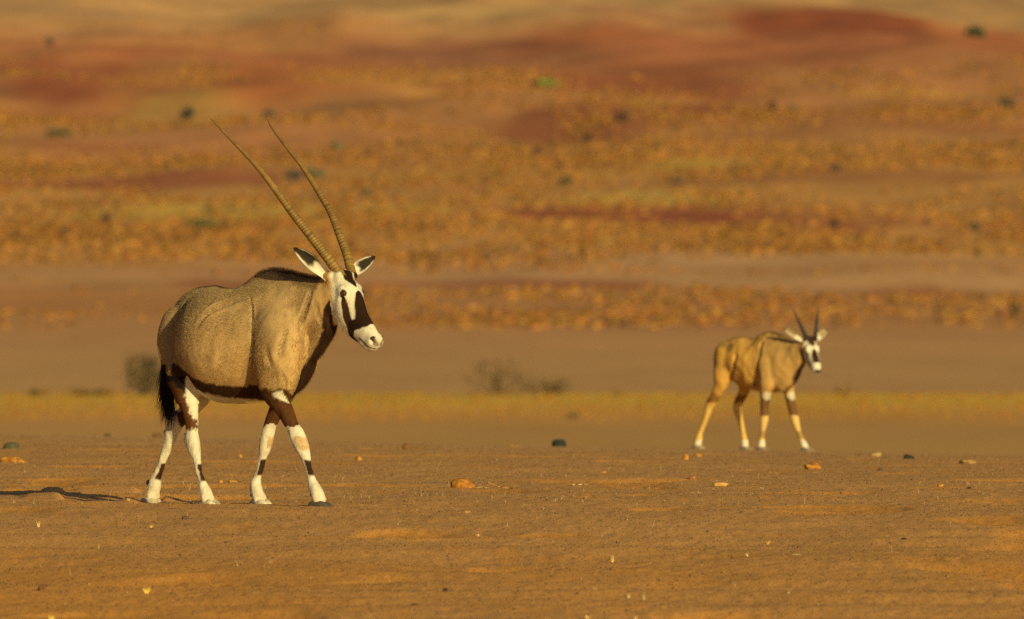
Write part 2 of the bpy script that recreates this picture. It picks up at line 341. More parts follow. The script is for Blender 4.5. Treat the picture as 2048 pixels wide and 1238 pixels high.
# ------------------------------------------------------------------ solid modelling by blended tubes
class Solid:
    def __init__(self, lo, hi, h):
        self.lo = np.array(lo, float); self.h = h
        self.n = np.ceil((np.array(hi) - self.lo) / h).astype(int) + 1
        self.f = np.full(self.n, 1.0, np.float32)
    def _sub(self, lo, hi):
        a = np.clip(np.floor((lo - self.lo) / self.h).astype(int), 0, self.n - 1); b = np.clip(np.ceil((hi - self.lo) / self.h).astype(int) + 1, 1, self.n)
        if np.any(b <= a): return None
        ax = [(self.lo[i] + self.h * np.arange(a[i], b[i])).astype(np.float32) for i in range(3)]
        return tuple(slice(a[i], b[i]) for i in range(3)), ax
    def tube(self, pts, k=.03, lat=(0, 1, 0), up=(0, 0, 1), sub=5, cut=False, smooth=True):
        """pts rows: x y z width height_up height_down; an elliptical tube, blended in (or cut out)"""
        pts = np.array(pts, float)
        if smooth and len(pts) > 2:
            q = []
            for i in range(len(pts) - 1):
                p0, p1, p2, p3 = pts[max(i - 1, 0)], pts[i], pts[i + 1], pts[min(i + 2, len(pts) - 1)]
                for j in range(sub):
                    t = j / sub
                    q.append(.5 * (2 * p1 + (p2 - p0) * t + (2 * p0 - 5 * p1 + 4 * p2 - p3) * t * t + (3 * p1 - p0 - 3 * p2 + p3) * t ** 3))
            q.append(pts[-1]); pts = np.array(q)
        lat = np.array(lat, float); lat /= np.linalg.norm(lat); up = np.array(up, float)
        m = k + 3 * self.h + .012
        R = pts[:, 3:6].max(1)
        lo = (pts[:, :3] - R[:, None]).min(0) - m; hi = (pts[:, :3] + R[:, None]).max(0) + m
        got = self._sub(lo, hi)
        if got is None: return
        sl, ax = got
        d = np.full([s.stop - s.start for s in sl], 1.0, np.float32)
        for i in range(len(pts) - 1):
            a, b = pts[i], pts[i + 1]; r = max(R[i], R[i + 1]) + m
            l2 = np.minimum(a[:3], b[:3]) - r; h2 = np.maximum(a[:3], b[:3]) + r
            ii = [(np.searchsorted(ax[q], l2[q]), np.searchsorted(ax[q], h2[q])) for q in range(3)]
            if any(u[0] >= u[1] for u in ii): continue
            gx = ax[0][ii[0][0]:ii[0][1], None, None]; gy = ax[1][None, ii[1][0]:ii[1][1], None]; gz = ax[2][None, None, ii[2][0]:ii[2][1]]
            ab = (b - a)[:3]; L2 = float(ab @ ab) + 1e-12
            t = np.clip(((gx - a[0]) * ab[0] + (gy - a[1]) * ab[1] + (gz - a[2]) * ab[2]) / L2, 0, 1)
            vx = gx - a[0] - t * ab[0]; vy = gy - a[1] - t * ab[1]; vz = gz - a[2] - t * ab[2]
            l = vx * lat[0] + vy * lat[1] + vz * lat[2]
            r2 = vx * vx + vy * vy + vz * vz
            n2 = np.maximum(r2 - l * l, 0)
            U = up - lat * (up @ lat); an = ab / math.sqrt(L2); U = U - an * (U @ an); U /= (np.linalg.norm(U) + 1e-9)
            nn = np.sqrt(n2) + 1e-6
            cs = (vx * U[0] + vy * U[1] + vz * U[2]) / nn
            w = a[3] + t * (b[3] - a[3]); hu = a[4] + t * (b[4] - a[4]); hd = a[5] + t * (b[5] - a[5])
            hh = hd + (hu - hd) * (.5 + .5 * cs)
            rr = np.sqrt(r2) + 1e-7
            roq = 1 / np.sqrt((l / rr / w) ** 2 + (nn / rr / hh) ** 2)
            dd_ = (rr - roq).astype(np.float32)
            v = d[ii[0][0]:ii[0][1], ii[1][0]:ii[1][1], ii[2][0]:ii[2][1]]
            np.minimum(v, dd_, out=v)
        f = self.f[sl]
        if cut:
            d = -d; h = np.maximum(k - np.abs(f - d), 0) / k
            self.f[sl] = np.maximum(f, d) + h * h * k / 4
        else:
            h = np.maximum(k - np.abs(f - d), 0) / k
            self.f[sl] = np.minimum(f, d) - h * h * k / 4
    def union(self, o, k):
        h = np.maximum(k - np.abs(self.f - o.f), 0) / k
        self.f = np.minimum(self.f, o.f) - h * h * k / 4
    def snap(self, p):                       # first surface point met on the way in from the lens side
        y = np.arange(self.lo[1] + .02, self.lo[1] + self.h * (self.n[1] - 2), self.h * .5)
        P = np.stack([np.full_like(y, p[0]), y, np.full_like(y, p[2])], -1); v = self.sample(P)
        i = np.nonzero(v < 0)[0]
        return P[i[0]] if len(i) else P[np.argmin(v)]
    def below(self, z):                      # flat cut underneath
        Z = (self.lo[2] + self.h * np.arange(self.n[2]))[None, None, :]
        self.f = np.maximum(self.f, (z - Z).astype(np.float32))
    def mesh(self):
        f = np.clip(self.f, -.5, .5).astype(np.float32)
        g = vdb.FloatGrid(.5); g.copyFromArray(f)
        p, q = g.convertToQuads(isovalue=0)
        return p * self.h + self.lo, q[:, ::-1]
    def grad_normals(self, P):
        g = []
        for i in range(3):
            e = np.zeros(3); e[i] = self.h * 1.5
            g.append(self.sample(P + e) - self.sample(P - e))
        g = np.stack(g, -1); return g / (np.linalg.norm(g, axis=1, keepdims=True) + 1e-9)
    def sample(self, P):
        q = (P - self.lo) / self.h; i = np.clip(np.floor(q).astype(int), 0, self.n - 2); t = q - i; r = 0
        for a in (0, 1):
            for b in (0, 1):
                for c in (0, 1):
                    r = r + self.f[i[:, 0] + a, i[:, 1] + b, i[:, 2] + c] * (t[:, 0] if a else 1 - t[:, 0]) * (t[:, 1] if b else 1 - t[:, 1]) * (t[:, 2] if c else 1 - t[:, 2])
        return r

def seg_dist(P, A):
    """distance from points to a polyline, and the position along it (0..n-1)"""
    A = np.array(A, float); best = np.full(len(P), 9.0); par = np.zeros(len(P)); side = np.zeros((len(P), 3))
    for i in range(len(A) - 1):
        ab = A[i + 1] - A[i]; t = np.clip(((P - A[i]) @ ab) / (ab @ ab + 1e-12), 0, 1)
        v = P - A[i] - t[:, None] * ab; d = np.linalg.norm(v, axis=1); m = d < best
        best[m] = d[m]; par[m] = i + t[m]; side[m] = v[m]
    return best, par, side

def poly_in(P2, poly):
    """signed distance (positive inside) of 2-D points to a polygon"""
    poly = np.array(poly, float); d = np.full(len(P2), 9e9); ins = np.zeros(len(P2), bool)
    for i in range(len(poly)):
        a, b = poly[i], poly[(i + 1) % len(poly)]; ab = b - a
        t = np.clip(((P2 - a) @ ab) / (ab @ ab + 1e-12), 0, 1); d = np.minimum(d, np.linalg.norm(P2 - a - t[:, None] * ab, axis=1))
        c = ((a[1] > P2[:, 1]) != (b[1] > P2[:, 1])) & (P2[:, 0] < (b[0] - a[0]) * (P2[:, 1] - a[1]) / (b[1] - a[1] + 1e-12) + a[0]); ins ^= c
    return np.where(ins, d, -d)

R2 = math.sqrt(.5)
FWD = np.array([R2, -R2, 0]); LAT = np.array([-R2, -R2, 0])     # the animals walk to the right and towards the lens

class Beast:
    """maps traced photograph points to the animal's own space (metres; x right, y away, z up)"""
    def __init__(self, ox, oy, scale, D):
        self.ox, self.oy, self.s, self.D = ox, oy, scale, D
        X = (ox - 1024) * D / FPX
        self.loc = Vector((X, D, ZC - (oy - FY) * D / FPX))
    def p(self, px, py, t=0):                # t: metres to the animal's right side
        X = (px - self.ox) / self.s; Z = (self.oy - py) / self.s
        T = X + math.sqrt(2) * t
        return np.array([X, -T, Z])
    def row(self, px, py, t, w, hu=None, hd=None):
        hu = w if hu is None else hu
        return list(self.p(px, py, t)) + [w, hu, hu if hd is None else hd]

def head_frame(f, roll=0):
    f = np.array(f, float); f /= np.linalg.norm(f)          # x right, y away, z up
    r = np.array([f[1], -f[0], 0]); r /= np.linalg.norm(r)   # the animal's right
    if r @ LAT < 0: r = -r
    u = np.cross(r, f); u = u if u[2] > 0 else -u
    c, s = math.cos(roll), math.sin(roll)
    return f, r * c + u * s, u * c - r * s

# coat colours (real albedos)
C_TAN = np.array([.50, .325, .135]); C_GREY = np.array([.37, .275, .145]); C_WHITE = np.array([.65, .61, .49])
C_BROWN = np.array([.036, .016, .007]); C_BLACK = np.array([.012, .009, .008]); C_RUST = np.array([.13, .052, .014])

m_coat = mat_attr('coat', .85, .12, nscale=150, namp=.13, bump=.0012, bscale=260, stretch=(1, 1, .35))
m_hair = mat_attr('hair', .75, .15)
m_horn = mat_attr('horn_keratin', .45, .35, nscale=120, namp=.22, bump=.0006, bscale=400, stretch=(1, 1, .3))
m_hoof = mat_attr('hoof', .6, .3, nscale=90, namp=.25, bump=.001, bscale=200)
m_eye, nt, b = mat_new('eye', .06, .8); b.inputs['Base Color'].default_value = (.045, .013, .004, 1); b.inputs['Coat Weight'].default_value = 1

def catrom(pts, sub):
    pts = np.array(pts, float); q = []
    for i in range(len(pts) - 1):
        p0, p1, p2, p3 = pts[max(i - 1, 0)], pts[i], pts[i + 1], pts[min(i + 2, len(pts) - 1)]
        for j in range(sub):
            t = j / sub
            q.append(.5 * (2 * p1 + (p2 - p0) * t + (2 * p0 - 5 * p1 + 4 * p2 - p3) * t * t + (3 * p1 - p0 - 3 * p2 + p3) * t ** 3))
    q.append(pts[-1]); return np.array(q)

def sweep(name, pts, radii, mat, parent, nseg=20, colors=None, closed_tip=True):
    pts = np.array(pts); n = len(pts); T = np.gradient(pts, axis=0); T /= np.linalg.norm(T, axis=1, keepdims=True)
    ref = np.array([0, 1, .2]); N = np.cross(T, ref); N /= np.linalg.norm(N, axis=1, keepdims=True); B = np.cross(T, N)
    a = np.linspace(0, 2 * np.pi, nseg, endpoint=False)
    V = pts[:, None] + radii[:, None, None] * (np.cos(a)[None, :, None] * N[:, None] + np.sin(a)[None, :, None] * B[:, None])
    i = np.arange(n * nseg).reshape(n, nseg); j = np.roll(i, -1, 1)
    F = np.stack([i[:-1], j[:-1], j[1:], i[1:]], -1).reshape(-1, 4)
    c = None if colors is None else np.repeat(colors, nseg, 0)
    return fast_mesh(name, V.reshape(-1, 3), F[:, ::-1], mat, parent, colors=c, smooth=True)

def make_horn(parent, pts, r0, rings, ring_frac, col0, col1, steps=420):
    P = catrom(pts, 40); L = np.concatenate([[0], np.cumsum(np.linalg.norm(np.diff(P, axis=0), axis=1))]); tot = L[-1]
    s = np.linspace(0, tot, steps); P = np.stack([np.interp(s, L, P[:, k]) for k in range(3)], -1)
    t = s / tot
    r = r0 * np.interp(t, [0, .06, .3, .55, .8, .93, 1], [1.06, .98, .80, .62, .38, .17, .03])
    ph = (t / ring_frac * rings) + .35 * np.sin(t * 37) + .2 * np.sin(t * 83); fr = ph - np.floor(ph)
    saw = np.where(fr < .7, fr / .7, (1 - fr) / .3)
    amp = np.interp(t, [0, .03, .1, ring_frac * .8, ring_frac * 1.05, 1], [.02, .045, .085, .085, 0, 0])
    r = r * (1 + amp * (saw - .5))
    c = col0[None] * (1 - t[:, None]) + col1[None] * t[:, None]
    c = c * (1 - (.5 * (1 - saw) * (amp / .085))[:, None]) * (1 + .15 * np.sin(t * 90)[:, None] * np.sin(t * 33)[:, None])
    return sweep('horn', P, r, m_horn, parent, 26, c)

def make_ear(parent, base, tip, width, face, bend, cols, n=26, m=15, depth=.35):
    """a cupped leaf: base and tip points, the direction its opening faces"""
    base = np.array(base); tip = np.array(tip); ax = tip - base; L = np.linalg.norm(ax); ax /= L
    fc = np.array(face, float); fc -= ax * (fc @ ax); fc /= np.linalg.norm(fc); sd = np.cross(ax, fc)
    t = np.linspace(0, 1, n); v = np.linspace(-1, 1, m)
    w = width * np.interp(t, [0, .12, .3, .55, .75, .9, .97, 1], [.62, .66, .82, 1.0, .80, .42, .2, .03])
    cup = np.interp(t, [0, .2, .6, 1], [1.35, 1.15, .75, .35])
    V = []; C = []
    for layer, off in ((0, 0), (1, -.0045)):
        for i in range(n):
            ang = v * cup[i] * 1.15
            rad = w[i] / max(math.sin(min(cup[i] * 1.15, 1.45)), .2)
            x = np.sin(ang) * rad; z = (1 - np.cos(ang)) * rad
            c = base + ax * L * t[i] + sd * bend * math.sin(t[i] * math.pi)
            edge = np.abs(v) ** 6
            P = c + sd * x[:, None] + fc * (z + off * (1 - edge) - .25 * w[i])[:, None]
            V.append(P)
            if layer == 0:
                col = np.tile(cols['inner'], (m, 1)); fringe = sstep(.52, .78, np.abs(v) + .12 * noise2(v * 6, np.full_like(v, i * .7), 4))[:, None]
                col = col * (1 - fringe) + cols['fringe'] * fringe
                lowc = sstep(.50, .34, t[i] + .06 * noise2(v * 5, np.full_like(v, i * .5), 6))[:, None]; col = col * (1 - lowc) + cols['fringe'] * lowc
            else: col = np.tile(cols['outer'], (m, 1))
            e = sstep(.80, .92, np.abs(v))[:, None] * sstep(.35, .55, t[i]); e = np.maximum(e, sstep(.86, .93, t[i]))
            col = col * (1 - e) + cols['rim'] * e; C.append(col)
    V = np.concatenate(V); C = np.concatenate(C); F = []
    for i in range(n - 1):
        for j in range(m - 1):
            a = i * m + j; F.append((a, a + 1, a + m + 1, a + m)); a += n * m; F.append((a + m, a + m + 1, a + 1, a))
    for i in range(n - 1):
        for j in (0, m - 1):
            a = i * m + j; F.append((a, a + m, a + m + n * m, a + n * m))
    for j in range(m - 1):
        a = (n - 1) * m + j; F.append((a, a + 1, a + 1 + n * m, a + n * m))
    return fast_mesh('ear', V, F, m_coat, parent, colors=C, smooth=True)

def strands(name, roots, dirs, lens, cols, rad, parent, droop=.3, npt=4, curl=.15, tipcol=None, kind=None):
    """real hairs as curves"""
    n = len(roots); hc = bpy.data.hair_curves.new(name); hc.add_curves([npt] * n)
    t = np.linspace(0, 1, npt); jit = rng.normal(0, curl, (n, 1, 3)) * (t[None, :, None] ** 1.5)
    P = roots[:, None] + (dirs[:, None] + jit) * (lens[:, None] * t[None])[..., None]
    P[:, :, 2] -= droop * (lens[:, None]) * (t[None] ** 2)
    hc.attributes['position'].data.foreach_set('vector', P.astype(np.float32).ravel())
    ra = hc.attributes.new('radius', 'FLOAT', 'POINT'); ra.data.foreach_set('value', np.tile(rad * (1 - .85 * t), n).astype(np.float32))
    ca = hc.attributes.new('coat', 'FLOAT_COLOR', 'CURVE'); c4 = np.ones((n, 4), np.float32); c4[:, :3] = cols; ca.data.foreach_set('color', c4.ravel())
    hc.materials.append(m_hair)
    o = bpy.data.objects.new(name, hc); COL.objects.link(o); o.parent = parent
    if kind: o['kind'] = kind
    return o

def hoof(parent, p, fwd, L, W, H, col, dew=None):
    """cloven hoof: two claws side by side, flat soled"""
    fwd = np.array(fwd, float); fwd /= np.linalg.norm(fwd); lat = np.array([-fwd[1], fwd[0], 0])
    p = np.array(p, float)
    so = Solid(p - L * 1.3, p + L * 1.3, .0035)
    for sgn in (-1, 1):
        c = p + lat * sgn * W * .27
        rows = []
        for f, w, h in ((-.42, .20, .85), (-.15, .26, 1.0), (.15, .26, .86), (.42, .22, .55), (.64, .15, .22)):
            q = c + fwd * f * L - lat * sgn * max(f, 0) * W * .08
            rows.append([q[0], q[1], p[2] + H * .02, w * W, h * H, h * H])
        so.tube(rows, .004, lat=lat)
    so.below(p[2] - .004)
    V, F = so.mesh()
    hz = (V[:, 2] - p[2]) / H
    c = np.array(col)[None] * (1 - .25 * (noise3(V * 90, 3)[:, None] > .2)) * (1 + .3 * noise3(V * 40, 5)[:, None])
    return fast_mesh('hoof', V, F, m_hoof, parent, colors=c, smooth=True)

# ------------------------------------------------------------------ the adult gemsbok
def paint(base, col, m):
    m = np.asarray(m)[:, None]; return base * (1 - m) + np.array(col)[None] * m

def build_adult():
    B = Beast(500, 1006, 396.9, 86.0)
    root = empty('gemsbok', B.loc)
    tag(root, 'large adult antelope with long ridged horns and black and white face walking across the sand', 'antelope', 'antelopes walking on the desert sand')
    H = .0055
    so = Solid((-.75, -1.15, -.06), (.85, 1.05, 1.40), H)
    r = B.row
    lat = tuple(LAT)
    # trunk
    def trow(px, yt, yb, w):
        h = (yb - yt) / 2 / B.s; return r(px, (yt + yb) / 2, 0, w, h)
    so.tube([trow(386, 608, 715, .115), trow(402, 586, 745, .130), trow(420, 578, 770, .145), trow(434, 576, 786, .180), trow(450, 576, 799, .245), trow(470, 577, 807, .285), trow(497, 576, 807, .258), trow(520, 568, 803, .225), trow(540, 564, 799, .195), trow(555, 580, 794, .155)], .05, lat=lat)
    # withers ridge, croup
    so.tube([r(350, 655, 0, .05, .05), r(368, 620, 0, .05, .05), r(388, 600, 0, .06, .05), r(405, 595, 0, .06, .05), r(430, 596, 0, .05, .05)], .04, lat=lat)
    # haunches
    so.tube([r(353, 652, .075, .062, .098), r(349, 684, .085, .068, .112), r(356, 722, .100, .068, .098), r(364, 756, .115, .062, .078)], .018, lat=lat)
    so.tube([r(416, 660, -.10, .075, .10), r(416, 690, -.125, .085, .12), r(420, 740, -.14, .075, .10)], .05, lat=lat)
    # fore part, kept apart so that it meets the trunk in a fold
    fo = Solid((-.75, -1.15, -.06), (.85, 1.05, 1.40), H)
    fo.tube([r(560, 655, 0, .170, .235, .10), r(586, 640, 0, .140, .205, .11), r(614, 624, 0, .110, .17, .115), r(639, 607, 0, .086, .13, .12), r(664, 592, 0, .072, .105, .125)], .05, lat=lat, up=(-.5, .5, 1))
    fo.tube([r(655, 655, 0, .040, .05), r(634, 690, 0, .036, .05), r(607, 722, 0, .034, .050), r(583, 748, 0, .040, .050), r(573, 776, 0, .050, .050)], .06, lat=lat, up=(-1, 1, .8))
    fo.tube([r(562, 715, 0, .11, .09), r(557, 748, 0, .10, .085), r(556, 772, 0, .08, .07)], .06, lat=lat)      # brisket
    fo.tube([r(560, 642, .085, .080, .10), r(557, 668, .110, .095, .145), r(557, 705, .130, .095, .150), r(557, 748, .135, .080, .125), r(556, 784, .140, .056, .078)], .05, lat=lat)
    fo.tube([r(578, 620, -.08, .06, .085), r(578, 680, -.11, .070, .11), r(566, 740, -.115, .060, .09), r(562, 780, -.115, .05, .06)], .04, lat=lat)
    so.union(fo, .006)
    so.tube([r(455, 622, .13, .05, .05), r(500, 612, .10, .06, .06), r(545, 606, .08, .05, .05)], .045, lat=lat)
    so.tube([r(484, 600, 0, .05, .045), r(506, 586, 0, .045, .055), r(528, 568, 0, .042, .06), r(548, 560, 0, .042, .056), r(573, 562, 0, .042, .056), r(600, 572, 0, .05, .058), r(625, 582, 0, .05, .058)], .04, lat=lat)
    # belly white keel
    # legs ------------------------------------------------------------
    leg_nf = [r(553, 770, .145, .060, .078), r(559, 797, .14, .047, .053), r(573, 822, .135, .041, .043), r(586, 850, .13, .034, .034), r(597, 870, .13, .038, .039), r(604, 888, .13, .038, .038), r(612, 908, .13, .027, .028), r(617, 928, .13, .021, .023), r(622, 947, .13, .0205, .022), r(627, 963, .13, .026, .028), r(635, 980, .13, .033, .032), r(641, 997, .13, .042, .028)]
    leg_ff = [r(566, 764, -.12, .052, .070), r(562, 795, -.13, .044, .05), r(552, 822, -.13, .036, .038), r(540, 850, -.13, .031, .032), r(534, 872, -.13, .0335, .035), r(530, 892, -.13, .032, .033), r(524, 914, -.13, .025, .026), r(519, 938, -.13, .021, .022), r(513, 957, -.13, .023, .024), r(511, 972, -.13, .029, .030), r(514, 985, -.13, .033, .031), r(519, 999, -.13, .042, .027)]
    leg_nh = [r(366, 745, .14, .070, .105), r(371, 785, .14, .056, .064), r(378, 815, .135, .044, .047), r(382, 842, .13, .033, .035), r(383, 862, .13, .0275, .031), r(384, 880, .13, .032, .038), r(388, 900, .13, .029, .034), r(393, 922, .13, .0225, .026), r(397, 942, .13, .019, .021), r(402, 958, .13, .019, .020), r(406, 973, .13, .025, .026), r(411, 987, .13, .033, .030), r(416, 1000, .13, .042, .026)]
    leg_fh = [r(424, 735, -.13, .070, .09), r(412, 775, -.13, .055, .06), r(385, 810, -.13, .046, .046), r(357, 836, -.13, .038, .04), r(343, 856, -.13, .034, .040), r(335, 878, -.13, .030, .034), r(329, 898, -.13, .0245, .026), r(321, 920, -.13, .0225, .023), r(313, 942, -.13, .023, .024), r(306, 957, -.13, .031, .032), r(304, 971, -.13, .032, .032), r(301, 984, -.13, .034, .031), r(300, 995, -.13, .043, .026)]
    for L in (leg_nf, leg_ff, leg_nh, leg_fh):
        for q in L:
            if .105 < q[2] < .235: q[3] *= .87; q[4] *= .87; q[5] *= .87
    for L in (leg_nf, leg_ff, leg_nh, leg_fh): so.tube(L, .028, lat=lat, up=(.7, -.7, .1))
    # tendon grooves and joint knobs
    so.tube([r(335, 862, -.165, .016, .016), r(327, 866, -.15, .014, .014)], .02, lat=lat)
    so.tube([r(372, 874, .13, .018, .018), r(375, 885, .13, .014, .014)], .02, lat=lat)
    # ---- head
    f, R, U = head_frame((.423, -.379, -.824), math.radians(-5))
    O = B.p(681, 560, 0)
    def hp(F_, R_, U_): return O + f * F_ + R * R_ + U * U_
    def hrow(F_, top, bot, w):
        c = (top + bot) / 2; q = hp(F_, 0, c); h = (top - bot) / 2; return [q[0], q[1], q[2], w, h, h]
    so2k = .03
    so.tube([hrow(.012, .052, -.10, .058), hrow(.045, .070, -.125, .066), hrow(.09, .078, -.135, .070), hrow(.14, .075, -.140, .066), hrow(.19, .070, -.135, .060), hrow(.235, .063, -.115, .050), hrow(.28, .063, -.088, .043), hrow(.32, .062, -.062, .041), hrow(.355, .060, -.046, .043), hrow(.385, .056, -.034, .042)], so2k, lat=tuple(R), up=tuple(U))
    def bump(F_, R_, U_, a, b=None, k=.02, cut=False, e=(.001, 0, 0)):
        q = hp(F_, R_, U_); q2 = hp(F_ + e[0], R_ + e[1], U_ + e[2]); b = b or a
        so.tube([[*q, a, b, b], [*q2, a, b, b]], k, lat=tuple(R), up=tuple(U), smooth=False, cut=cut)
    for s_ in (1, -1):
        bump(.080, .052 * s_, .036, .020, .018, .035, e=(.03, .004 * s_, -.010))      # brow
        bump(.125, .074 * s_, .018, .010, .010, .02, cut=True)                      # tear hollow
        bump(.13, .048 * s_, -.02, .024, .030, .03, e=(.06, -.006 * s_, -.03))       # cheek
        bump(.390, .026 * s_, .036, .018, .018, .03)                                # nostril wing
        bump(.418, .030 * s_, .044, .0065, .0055, .008, cut=True, e=(-.022, .009 * s_, -.004))
        bump(-.025, .052 * s_, .0, .028, .028, .03)                                 # ear root
        bump(.012, .034 * s_, .036, .024, .024, .025, e=(-.008, .002 * s_, .006))         # horn seat
    bump(.355, 0, -.038, .030, .018, .015, e=(.035, 0, .014))                          # lower lip
    V, F = so.mesh()
    N = so.grad_normals(V)
    def fold(pp, depth, wid, lip=.35):
        A = [so.snap(B.p(x, y)) for x, y in catrom(pp, 3)[:, :2]]
        d, par, _ = seg_dist(V, A); e = np.minimum(par, len(A) - 1 - par) / (len(A) * .25); e = np.clip(e, 0, 1)
        return depth * e * (np.exp(-(d / wid) ** 2) - lip * np.exp(-((d - wid * 2.2) / (wid * 1.2)) ** 2))
    D_ = fold([(500, 590), (505, 620), (506, 660), (509, 700), (514, 740), (522, 775)], .032, .0075, .0)
    D_ += fold([(626, 578), (618, 605), (608, 632), (597, 657)], .016, .011)
    D_ += fold([(637, 602), (638, 622), (644, 640), (652, 655)], .004, .010)
    D_ += fold([(534, 685), (537, 712), (547, 738)], .010, .014)
    D_ += fold([(575, 655), (566, 690), (562, 720)], .008, .016)
    D_ += fold([(470, 640), (450, 680), (446, 730)], .003, .02) + fold([(432, 655), (415, 700), (414, 740)], .003, .02)
    D_ += fold([(489, 596), (462, 604), (432, 616), (408, 632), (390, 656)], .017, .015)
    D_ += fold([(372, 598), (366, 620), (359, 652)], .018, .012)
    D_ += fold([(563, 740), (572, 765), (566, 788)], .006, .010)
    D_ += .0095 * noise3(V * np.array([6, 6, 4]), 76) * (V[:, 2] > .5) + .0045 * noise3(V * 11, 77) * (V[:, 2] > .5) + .0016 * noise3(V * 32, 78)
    D_ += .0026 * noise3(V * np.array([45, 45, 13]), 79) * (V[:, 2] < .48) + .0010 * noise3(V * np.array([90, 90, 30]), 80) * (V[:, 2] < .48)
    V = V - N * D_[:, None]
    ep = so.snap(B.p(687.5, 587)) - O; EY = (ep @ f, abs(ep @ R), ep @ U)
    STRAP = [so.snap(B.p(x, y)) - O for x, y in ((661, 603), (659, 620), (658, 640), (660, 658), (667, 670))]; STRAP = [(q @ f, abs(q @ R), q @ U) for q in STRAP]
    THR = [B.p(x, y) for x, y in ((671, 672), (655, 702), (633, 731), (607, 757), (596, 780), (586, 800))]
    # ---------------- coat pattern, with some shade painted into it
    def coat(P):
        col = np.tile(C_TAN, (len(P), 1)); t = P @ LAT; s = P @ FWD; z = P[:, 2]
        nz = noise3(P * 28, 9); nf = noise3(P * 70, 10); nl = noise3(P * 7, 12)
        col = col * (1 + .07 * nl[:, None])
        col = paint(col, C_GREY, np.clip(sstep(.55, 1.05, z) * .5 + .25 * nl + .3 * sstep(0, -.4, s), 0, 1))
        col = col * (1 - .13 * np.clip(noise3(P * 15, 61), 0, 1) - .10 * np.clip(noise3(P * 4.5, 62), 0, 1))[:, None]
        # dorsal line and mane
        top = [B.p(x, y) for x, y in ((322, 660), (330, 615), (345, 597), (378, 575), (400, 571), (470, 577), (500, 561))]
        d, _, _ = seg_dist(P, top); col = paint(col, C_BROWN, sstep(.038, .016, d + .008 * nz) * .9)
        mane = [B.p(x, y) for x, y in ((495, 562), (522, 540), (545, 533), (575, 537), (600, 548), (630, 553), (652, 548))]
        d, _, _ = seg_dist(P, mane); col = paint(col, C_BROWN * 1.3, sstep(.046, .020, d + .010 * nz) * .95)
        # throat stripe
        d, par, _ = seg_dist(P, THR); w = np.interp(par, [0, 1, 2, 3, 4, 5], [.070, .060, .052, .048, .050, .056])
        col = paint(col, C_BROWN * 1.3, sstep(1.12, .85, d / w + .12 * nz + .10 * nf))
        P2 = np.stack([P[:, 0] * B.s + B.ox, B.oy - P[:, 2] * B.s], -1)
        near_s = t > -.03
        sd = poly_in(P2, [(545, 530), (575, 530), (602, 540), (650, 540), (655, 600), (632, 582), (605, 572), (575, 562), (556, 552)])
        col = paint(col, C_BROWN * 1.3, sstep(-2, 5, sd + 4 * nz + 3 * nf) * (np.abs(t) < .14) * .45)  # dark mane hair together with the head's shadow on the neck, painted brown
        # flank stripe, white underside
        zc = np.interp(s, [-.42, -.34, -.27, -.18, -.04, .11, .22, .32], [.66, .655, .635, .596, .565, .554, .574, .60])
        hw = np.interp(s, [-.4, -.27, -.1, .11, .2, .3], [.05, .042, .033, .028, .030, .02])
        body = (z > .40) & (s > -.36) & (s < .25)
        m = sstep(1.25, .8, np.abs(z - zc) / hw + .22 * nz + .15 * nf) * body
        under = sstep(-.006, .006, zc - hw * .9 - z + .004 * nf) * body * (s > -.27)
        col = paint(col, C_WHITE * .92, under); col = paint(col, C_BROWN * 1.35, m)
        sd = poly_in(P2, [(498, 768), (515, 772), (526, 780), (533, 772), (548, 786), (560, 774), (578, 780), (590, 790), (600, 778), (604, 800), (560, 810), (520, 800), (500, 790)])
        col = paint(col, C_BROWN * 1.3, sstep(-2.5, 2.5, sd + 2.5 * nz + 2 * nf) * near_s * (t > .02) * (z > .44))
        # legs
        for L, fore, near in ((leg_nf, 1, 1), (leg_ff, 1, 0), (leg_nh, 0, 1), (leg_fh, 0, 0)):
            A = np.array(L)[:, :3]; rad = np.array(L)[:, 4]
            d, par, v = seg_dist(P, A); rr = np.interp(par, np.arange(len(rad)), rad)
            side_t = (v @ LAT) * (1 if near else -1) / rr; fr = (v @ FWD) / rr
            on = (d < rr * 1.45 + .006) & (z < (.60 if fore else .64))
            if fore:
                zt = .388 + .012 * nz + .006 * nf
                up_ = on & (z >= zt)
                col = paint(col, C_RUST * .55 + C_BROWN * .45, up_ * sstep(.585, .555, z + .01 * nz) * 1.0)
                if near: col = paint(col, C_WHITE, on * sstep(-1.5, 1.5, poly_in(P2, [(547, 785), (556, 781), (567, 780), (575, 792), (581, 806), (572, 803), (562, 799), (550, 793)]) + 1.2 * nz))
                lo = on & (z < zt)
                col = paint(col, C_WHITE, lo * 1.0)
                knee = sstep(1.1, .9, np.sqrt(((fr - .55) / .50) ** 2 + ((z - .305) / .038) ** 2)) * (side_t > -.5)
                col = paint(col, C_TAN * .95, knee * lo * .8)
                band = sstep(.12, .4, fr + side_t * .12) * sstep(.225, .213, z + .006 * nz) * sstep(.135, .148, z + .006 * nz)
                col = paint(col, C_BROWN * 1.2, band * lo)
            else:
                zt = .355 + .01 * nz + .01 * nf
                brown = C_RUST * .75 + C_BROWN * .25
                up_ = on & (z >= zt)
